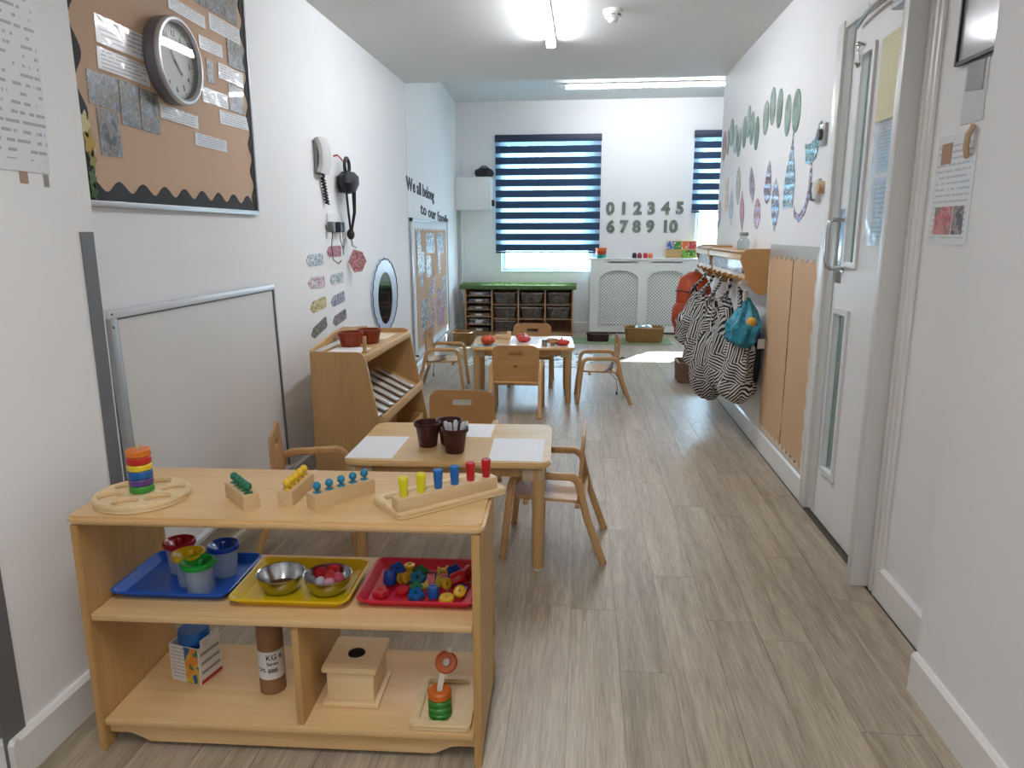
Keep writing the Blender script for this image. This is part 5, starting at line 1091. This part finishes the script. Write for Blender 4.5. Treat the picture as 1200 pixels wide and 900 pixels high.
tray('blue plastic tray with lidded paint pots on the middle shelf', -1.205, 1.955, .36, .285, '#0e4fb0', RS)
tray('yellow plastic tray with two steel bowls on the middle shelf', -.838, 1.945, .355, .285, '#d8b40e', RS)
tray('red plastic tray of threading beads on the middle shelf', -.467, 1.975, .355, .285, '#c41a34', RS)
ZI = ZM+.0045
def paint_pot(label, x, y, c, th):
    t = thing('paint_pot', label, 'pot', (x, y, ZI), th, 'lidded paint pots')
    obj('clear_cup', G().lathe([(0, 0), (.032, 0), (.034, .004), (.043, .092), (.0415, .092), (.032, .006), (0, .006)], 26), frosted('cup_plastic', '#e6edf4', .6), t)
    lid = obj('lid', G().lathe([(.043, .086), (.047, .087), (.050, .094), (.049, .102), (.044, .104), (.030, .092), (.014, .074), (.012, .074), (.029, .094), (.043, .1005)], 30), mat(c, .28), t)
    obj('lid_funnel', G().lathe([(.046, .103), (.036, .094), (.02, .080), (.013, .066), (.0, .064)], 26), mat(c, .28), t)
    obj('stopper', G().lathe([(0, .066), (.011, .066), (.009, .098), (.006, .104), (0, .105)], 12, (.004, 0, 0), M=Matrix.Rotation(.05, 4, 'Y')), mat(c, .25), t)
    obj('lid_tab', G().box((.05, 0, .096), (.016, .018, .006), .002), mat(c, .28), t)
paint_pot('clear paint pot with red lid on the blue tray', -1.262, 2.005, '#9c0f20', 2.2); paint_pot('clear paint pot with yellow lid on the blue tray', -1.186, 1.925, '#cfae10', 1.2)
paint_pot('clear paint pot with green lid at the front of the blue tray', -1.128, 1.872, '#0c8f34', .3); paint_pot('clear paint pot with blue lid at the right of the blue tray', -1.110, 1.995, '#0d3fa0', 2.0)
def bowl(label, x, y):
    t = thing('steel_bowl', label, 'bowl', (x, y, ZI), 0, 'steel bowls on the yellow tray')
    obj('bowl_shell', G().lathe([(0, 0), (.04, .0), (.052, .008), (.066, .035), (.07, .055), (.0685, .055), (.064, .035), (.05, .011), (.0, .003)], 36), STEEL, t)
    obj('bowl_rim', G().tube([(.0705*math.cos(a), .0705*math.sin(a), .055) for a in [2*PI*i/36 for i in range(36)]], .0018, 6, True), CHROME, t)
bowl('empty shiny steel bowl on the left of the yellow tray', -.892, 1.915); bowl('shiny steel bowl of pompoms on the right of the yellow tray', -.748, 1.92)
PP = [(-.026, .015, '#b81822', 'dark red pompom at the left rim in the steel bowl', .021), (.006, .028, '#c81e1e', 'bright red pompom at the back in the steel bowl', .02), (.032, .0, '#d8627c', 'pink pompom at the right in the steel bowl', .018), (-.016, -.02, '#cfd2dc', 'pale grey pompom at the front in the steel bowl', .015), (.014, -.028, '#e0a8b4', 'pale pink pompom at the front right in the steel bowl', .016), (.008, -.002, '#c4383a', 'red pompom in the middle of the steel bowl', .018)]
for i, (dx, dy, c, lab, r) in enumerate(PP):
    z = ZI+.018+(.012 if i in (1, 5) else .006)
    t = thing('pompom', lab, 'pompom', (-.748+dx, 1.92+dy, z), 0, 'pompoms in the steel bowl')
    rr = random.Random(i); g = G()
    bmesh.ops.create_icosphere(g.b, subdivisions=3, radius=r)
    for v in g.b.verts: v.co *= 1+rr.uniform(-.07, .07)
    for v in g.b.verts: v.co.z += r
    obj('fluff', g, mat(c, .9), t)
# threading beads, reels and buttons in the red tray
CY, CB, CR, CG = '#d2a41a', '#0f3f98', '#b0141c', '#0f6a44'
def spool(label, x, y, c, ax=(0, 0, 1), s=1.0):
    s *= 1.12
    t = thing('threading_reel', label, 'toy bead', (x, y, ZI), 0, 'threading beads in the red tray')
    prof = [(.0, -.019), (.0125, -.019), (.0155, -.017), (.0155, -.012), (.0095, -.009), (.0095, .009), (.0155, .012), (.0155, .017), (.0125, .019), (.005, .019), (.005, .01), (0, .01)]
    q = Vector(ax).normalized(); M_ = Matrix.Translation((0, 0, .0165*s if abs(q.z) < .5 else .0195*s)) @ q.to_track_quat('Z', 'Y').to_matrix().to_4x4() @ Matrix.Scale(s, 4)
    obj('reel', G().lathe(prof, 20, M=M_), mat(c, .3), t); return t
def bead(label, x, y, c, k, ax=(0, 0, 1), s=1.0):
    t = thing('threading_bead', label, 'toy bead', (x, y, ZI), 0, 'threading beads in the red tray'); q = Vector(ax).normalized(); R3 = q.to_track_quat('Z', 'Y').to_matrix().to_4x4()
    if k == 'flower': prof = [(.004, -.009), (.018, -.009), (.0205, -.005), (.0205, .005), (.018, .009), (.004, .009), (.004, -.009)]; f = lambda a, z: 1+.14*math.cos(5*a)
    elif k == 'barrel': prof = [(.005, -.02), (.016, -.02), (.0185, -.014), (.0185, .014), (.016, .02), (.005, .02), (.005, -.02)]; f = lambda a, z: 1+.05*math.cos(8*a)
    else: prof = [(.003, -.005), (.016, -.005), (.018, 0), (.016, .005), (.003, .005), (.003, -.005)]; f = None
    s *= 1.12; hz_ = {'flower': .009, 'barrel': .02}.get(k, .005); rr_ = {'flower': .0235, 'barrel': .0195}.get(k, .018)
    zc_ = s*(hz_*abs(q.z)+rr_*math.sqrt(max(0, 1-q.z*q.z)))+.0005
    obj('bead', G().lathe(prof, 30, M=Matrix.Translation((0, 0, zc_)) @ R3 @ Matrix.Scale(s, 4), fn=f), mat(c, .3), t); return t
tx, ty = -.467, 1.975
bead('blue ribbed bead at the left end of the red tray', tx-.105, ty-.005, CB, 'barrel', (0, .3, 1), .95)
bead('blue flower bead behind the left end of the red tray', tx-.095, ty+.05, '#12489a', 'flower', (.2, -.5, .7))
spool('yellow reel standing at the back left of the red tray', tx-.058, ty+.055, CY); spool('yellow reel lying at the left of the red tray', tx-.065, ty+.008, '#c99a1c', (.6, -.5, .3))
bead('dark green flower bead near the middle of the red tray', tx-.018, ty+.035, CG, 'flower', (.3, -.5, .8)); bead('teal blue flower bead at the middle of the red tray', tx-.02, ty-.002, '#126a8a', 'flower', (.1, -.6, .7))
bead('green ribbed bead at the middle front of the red tray', tx-.012, ty-.055, '#2a7a4a', 'flower', (.5, -.5, .6), .8); spool('yellow reel at the middle front of the red tray', tx+.003, ty-.035, '#cfb04a', (.9, .3, .2), .9)
bead('blue flower bead at the front of the red tray', tx-.005, ty-.088, '#0f5a9a', 'flower', (0, -.3, 1)); bead('blue ribbed bead at the front middle of the red tray', tx+.043, ty-.07, '#1458a8', 'barrel', (0, .1, 1), .8)
spool('yellow reel lying right of the middle in the red tray', tx+.062, ty-.01, '#c9a52a', (.7, -.6, .2), 1.05); bead('blue bead at the back right of the red tray', tx+.085, ty+.05, '#123f8c', 'flower', (.2, -.5, .6))
spool('yellow reel at the back edge of the red tray', tx+.045, ty+.075, '#c9a52a', (1, .2, .1), .85); bead('red ribbed bead at the right of the red tray', tx+.105, ty+.005, CR, 'barrel', (.8, .3, .3)); bead('dark red ribbed bead at the right end of the red tray', tx+.128, ty+.045, '#9c1018', 'barrel', (.3, .8, .3), .9)
bead('flat yellow button bead at the front right of the red tray', tx+.085, ty-.085, '#dcae1e', 'button', (0, -.1, 1), 1.15); spool('yellow reel at the right end of the red tray', tx+.12, ty-.065, '#d8a81c', (.2, -.7, .5))
bead('flat blue button bead near the right of the red tray', tx+.117, ty-.028, '#1a4f9c', 'button', (.1, -.2, 1)); bead('red flower bead at the front left corner of the red tray', tx-.115, ty-.075, '#c22432', 'flower', (0, -.1, 1)); bead('red button bead left of the middle in the red tray', tx-.055, ty-.05, '#c01c2c', 'button', (0, -.2, 1))
g = G().tube([(tx-.06, ty-.06, ZI+.004), (tx-.045, ty-.02, ZI+.02), (tx+.0, ty+.015, ZI+.037), (tx+.03, ty+.03, ZI+.03), (tx+.035, ty-.01, ZI+.008), (tx+.02, ty-.03, ZI+.006)], .0022, 6)
tag(obj('threading_lace', g, mat('#3a2a22', .6)), 'dark threading lace winding among the beads in the red tray', 'lace')
# --- bottom shelf
ZB_ = .1025
bx = thing('cardboard_box', 'small printed cardboard box on the bottom shelf with a blue drum inside', 'box', (-1.224, 1.972, ZB_), math.radians(-13))
BW, BD, BH = .113, .095, .125
P_ = [blotch('box_side_a', ['#d8dade', '#c9ccd0', '#e0e0e0', '#8a8f98'], 8, .4, .2), mat('#14508c', .4), printed('box_side_b', '#dddcd8', '#2c2c30', 6, 'Y', 'Z', coat=.1)]
obj('box_side', G().box((BW/2, 0, BH/2), (.003, BD, BH)), printed('box_text', '#d6d4d0', '#26262a', 4, 'Y', 'Z', coat=.1, fill=.7), bx)
obj('box_side', G().box((-BW/2, 0, BH/2), (.003, BD, BH)), P_[0], bx)
obj('box_side', G().box((0, -BD/2, BH/2), (BW, .003, BH)), printed('box_text_b', '#d6d8da', '#8a8c92', 10, 'X', 'Z', coat=.1), bx); obj('box_side', G().box((0, BD/2, BH/2), (BW, .003, BH)), P_[0], bx); obj('box_bottom', G().box((0, 0, .002), (BW, BD, .003)), P_[0], bx)
obj('box_flap', G().box((BW/2+.006, 0, BH+.012), (.002, BD-.01, .03), M=Matrix.Rotation(.0, 4, 'Y')), P_[0], bx)
obj('coloured_strip', G().box((.028, -BD/2-.0022, BH/2), (.052, .0015, BH-.004)), blotch('strip_colours', ['#1a5a9c', '#c9b02a', '#d8843a', '#3f7a4a', '#1a4a86'], 20, .4, .2), bx)
obj('coloured_strip', G().box((BW/2+.0022, 0, .006), (.0015, BD-.004, .012)), mat('#a82a3a', .4), bx)
dr = thing('blue_drum', 'blue round tub standing in the printed cardboard box', 'tub', (-1.224, 1.972, ZB_+.004)); obj('tub_body', G().lathe([(0, 0), (.04, 0), (.044, .12), (0, .12)], 26), mat('#123a6c', .35), dr); obj('tub_lid', G().lathe([(.0, .12), (.0475, .12), (.0475, .155), (.044, .16), (0, .16)], 26), mat('#0e5ca8', .35), dr)
tbx, tby = -.948, 1.925
tu_ = thing('cardboard_tube', 'brown cardboard tube with a white label on the bottom shelf beside the divider', 'tube', (tbx, tby, ZB_))
CT = mat('#8f6a4a', .7)
obj('tube_wall', G().lathe([(.036, 0), (.0395, 0), (.0395, .27), (.036, .27), (.036, 0)], 32), CT, tu_); obj('tube_cap', G().lathe([(0, .0), (.036, .0), (.036, .004), (0, .004)], 24), CT, tu_)
def curved(g, r, a0, a1, z0_, z1_, n=18):
    A = [(g.b.verts.new((r*math.cos(a0+(a1-a0)*i/n), r*math.sin(a0+(a1-a0)*i/n), z0_)), g.b.verts.new((r*math.cos(a0+(a1-a0)*i/n), r*math.sin(a0+(a1-a0)*i/n), z1_))) for i in range(n+1)]
    for p, q in zip(A, A[1:]): g.b.faces.new((p[0], q[0], q[1], p[1]))
    return g
obj('white_label', curved(G(), .0400, math.radians(-185), math.radians(5), .052, .145), mat('#dcdcdc', .5), tu_)
def label_text(s, size, ang0, z):
    me = text_mesh(s, size, 0, .0004)
    for v in me.vertices:
        a = ang0+v.co.x/.0403; v.co = (.0403*math.cos(a), .0403*math.sin(a), z+v.co.y)
    obj('label_lettering', me, mat('#202024', .6), tu_)
label_text('KG 6', .024, math.radians(-88), .118); label_text('Saran', .016, math.radians(-86), .100); label_text('CPS', .018, math.radians(-135), .078); label_text('888', .02, math.radians(-82), .075)
wb_ = thing('wooden_box', 'pale wooden posting box with a round hole in its lid on the bottom shelf', 'box', (-.678, 1.94, ZB_), math.radians(1.5))
obj('base_board', G().box((0, 0, .006), (.17, .18, .012), .002), PALE, wb_); obj('box_body', G().box((0, 0, .062), (.142, .155, .10), .002), PALE, wb_)
obj('lid', G().plate(rrect(.168, .18, .006, 2), [circ(.026, 28, .0, .0)], .016, Matrix.Translation((0, 0, .1125)), .003), PALE, wb_)
obj('hole_shade', G().lathe([(0, .1135), (.026, .1135), (.026, .1275), (.0255, .1275), (.0255, .114), (0, .114)], 24), mat('#2a211a', .8), wb_)  # dark lining paints the shade inside the hole
rt_ = thing('stacking_tray', 'pale square wooden tray under the orange and green rings on the bottom shelf', 'tray', (-.392, 1.892, ZB_), RS)
obj('tray_base', G().plate(rrect(.178, .24, .018, 4), (), .008, MI, .002), PALE, rt_); obj('tray_rim', G().plate(rrect(.178, .24, .018, 4), [rrect(.128, .19, .012, 4)], .012, Matrix.Translation((0, 0, .008)), .003), PALE, rt_)
rs_ = thing('ring_post', 'green and orange wooden rings threaded on a leaning cord in the square tray', 'toy', (-.398, 1.835, ZB_+.0085))
rs_.scale = (1.2, 1.2, 1.15)
z = 0
for c in ('#2f7d2c', '#37862f', '#2f7d2c', '#c8661c'):
    hh = .017 if c != '#c8661c' else .022
    obj('ring', G().lathe([(.009, .001), (.025, 0), (.0285, .004), (.0285, hh-.004), (.025, hh), (.011, hh), (.009, hh-.004), (.009, .001)], 26, (0, 0, z)), mat(c, .4), rs_); z += hh+.0005
lean = Matrix.Translation((.012, .03, z+.055)) @ Matrix.Rotation(math.radians(62), 4, 'X') @ Matrix.Rotation(math.radians(14), 4, 'Y')
obj('leaning_ring', G().lathe([(.011, -.009), (.023, -.01), (.0275, -.006), (.0275, .006), (.023, .01), (.011, .009), (.009, 0), (.011, -.009)], 26, M=lean), mat('#b9571c', .4), rs_)
obj('ribbon', G().sweep([(0, 0, .004), (0, .004, z), (.006, .018, z+.035), (.012, .030, z+.055), (.02, .04, z+.09)], [(-.007, -.0015), (.007, -.0015), (.007, .0015), (-.007, .0015)], side=(1, 0, 0)), mat('#cfc6b4', .6), rs_)
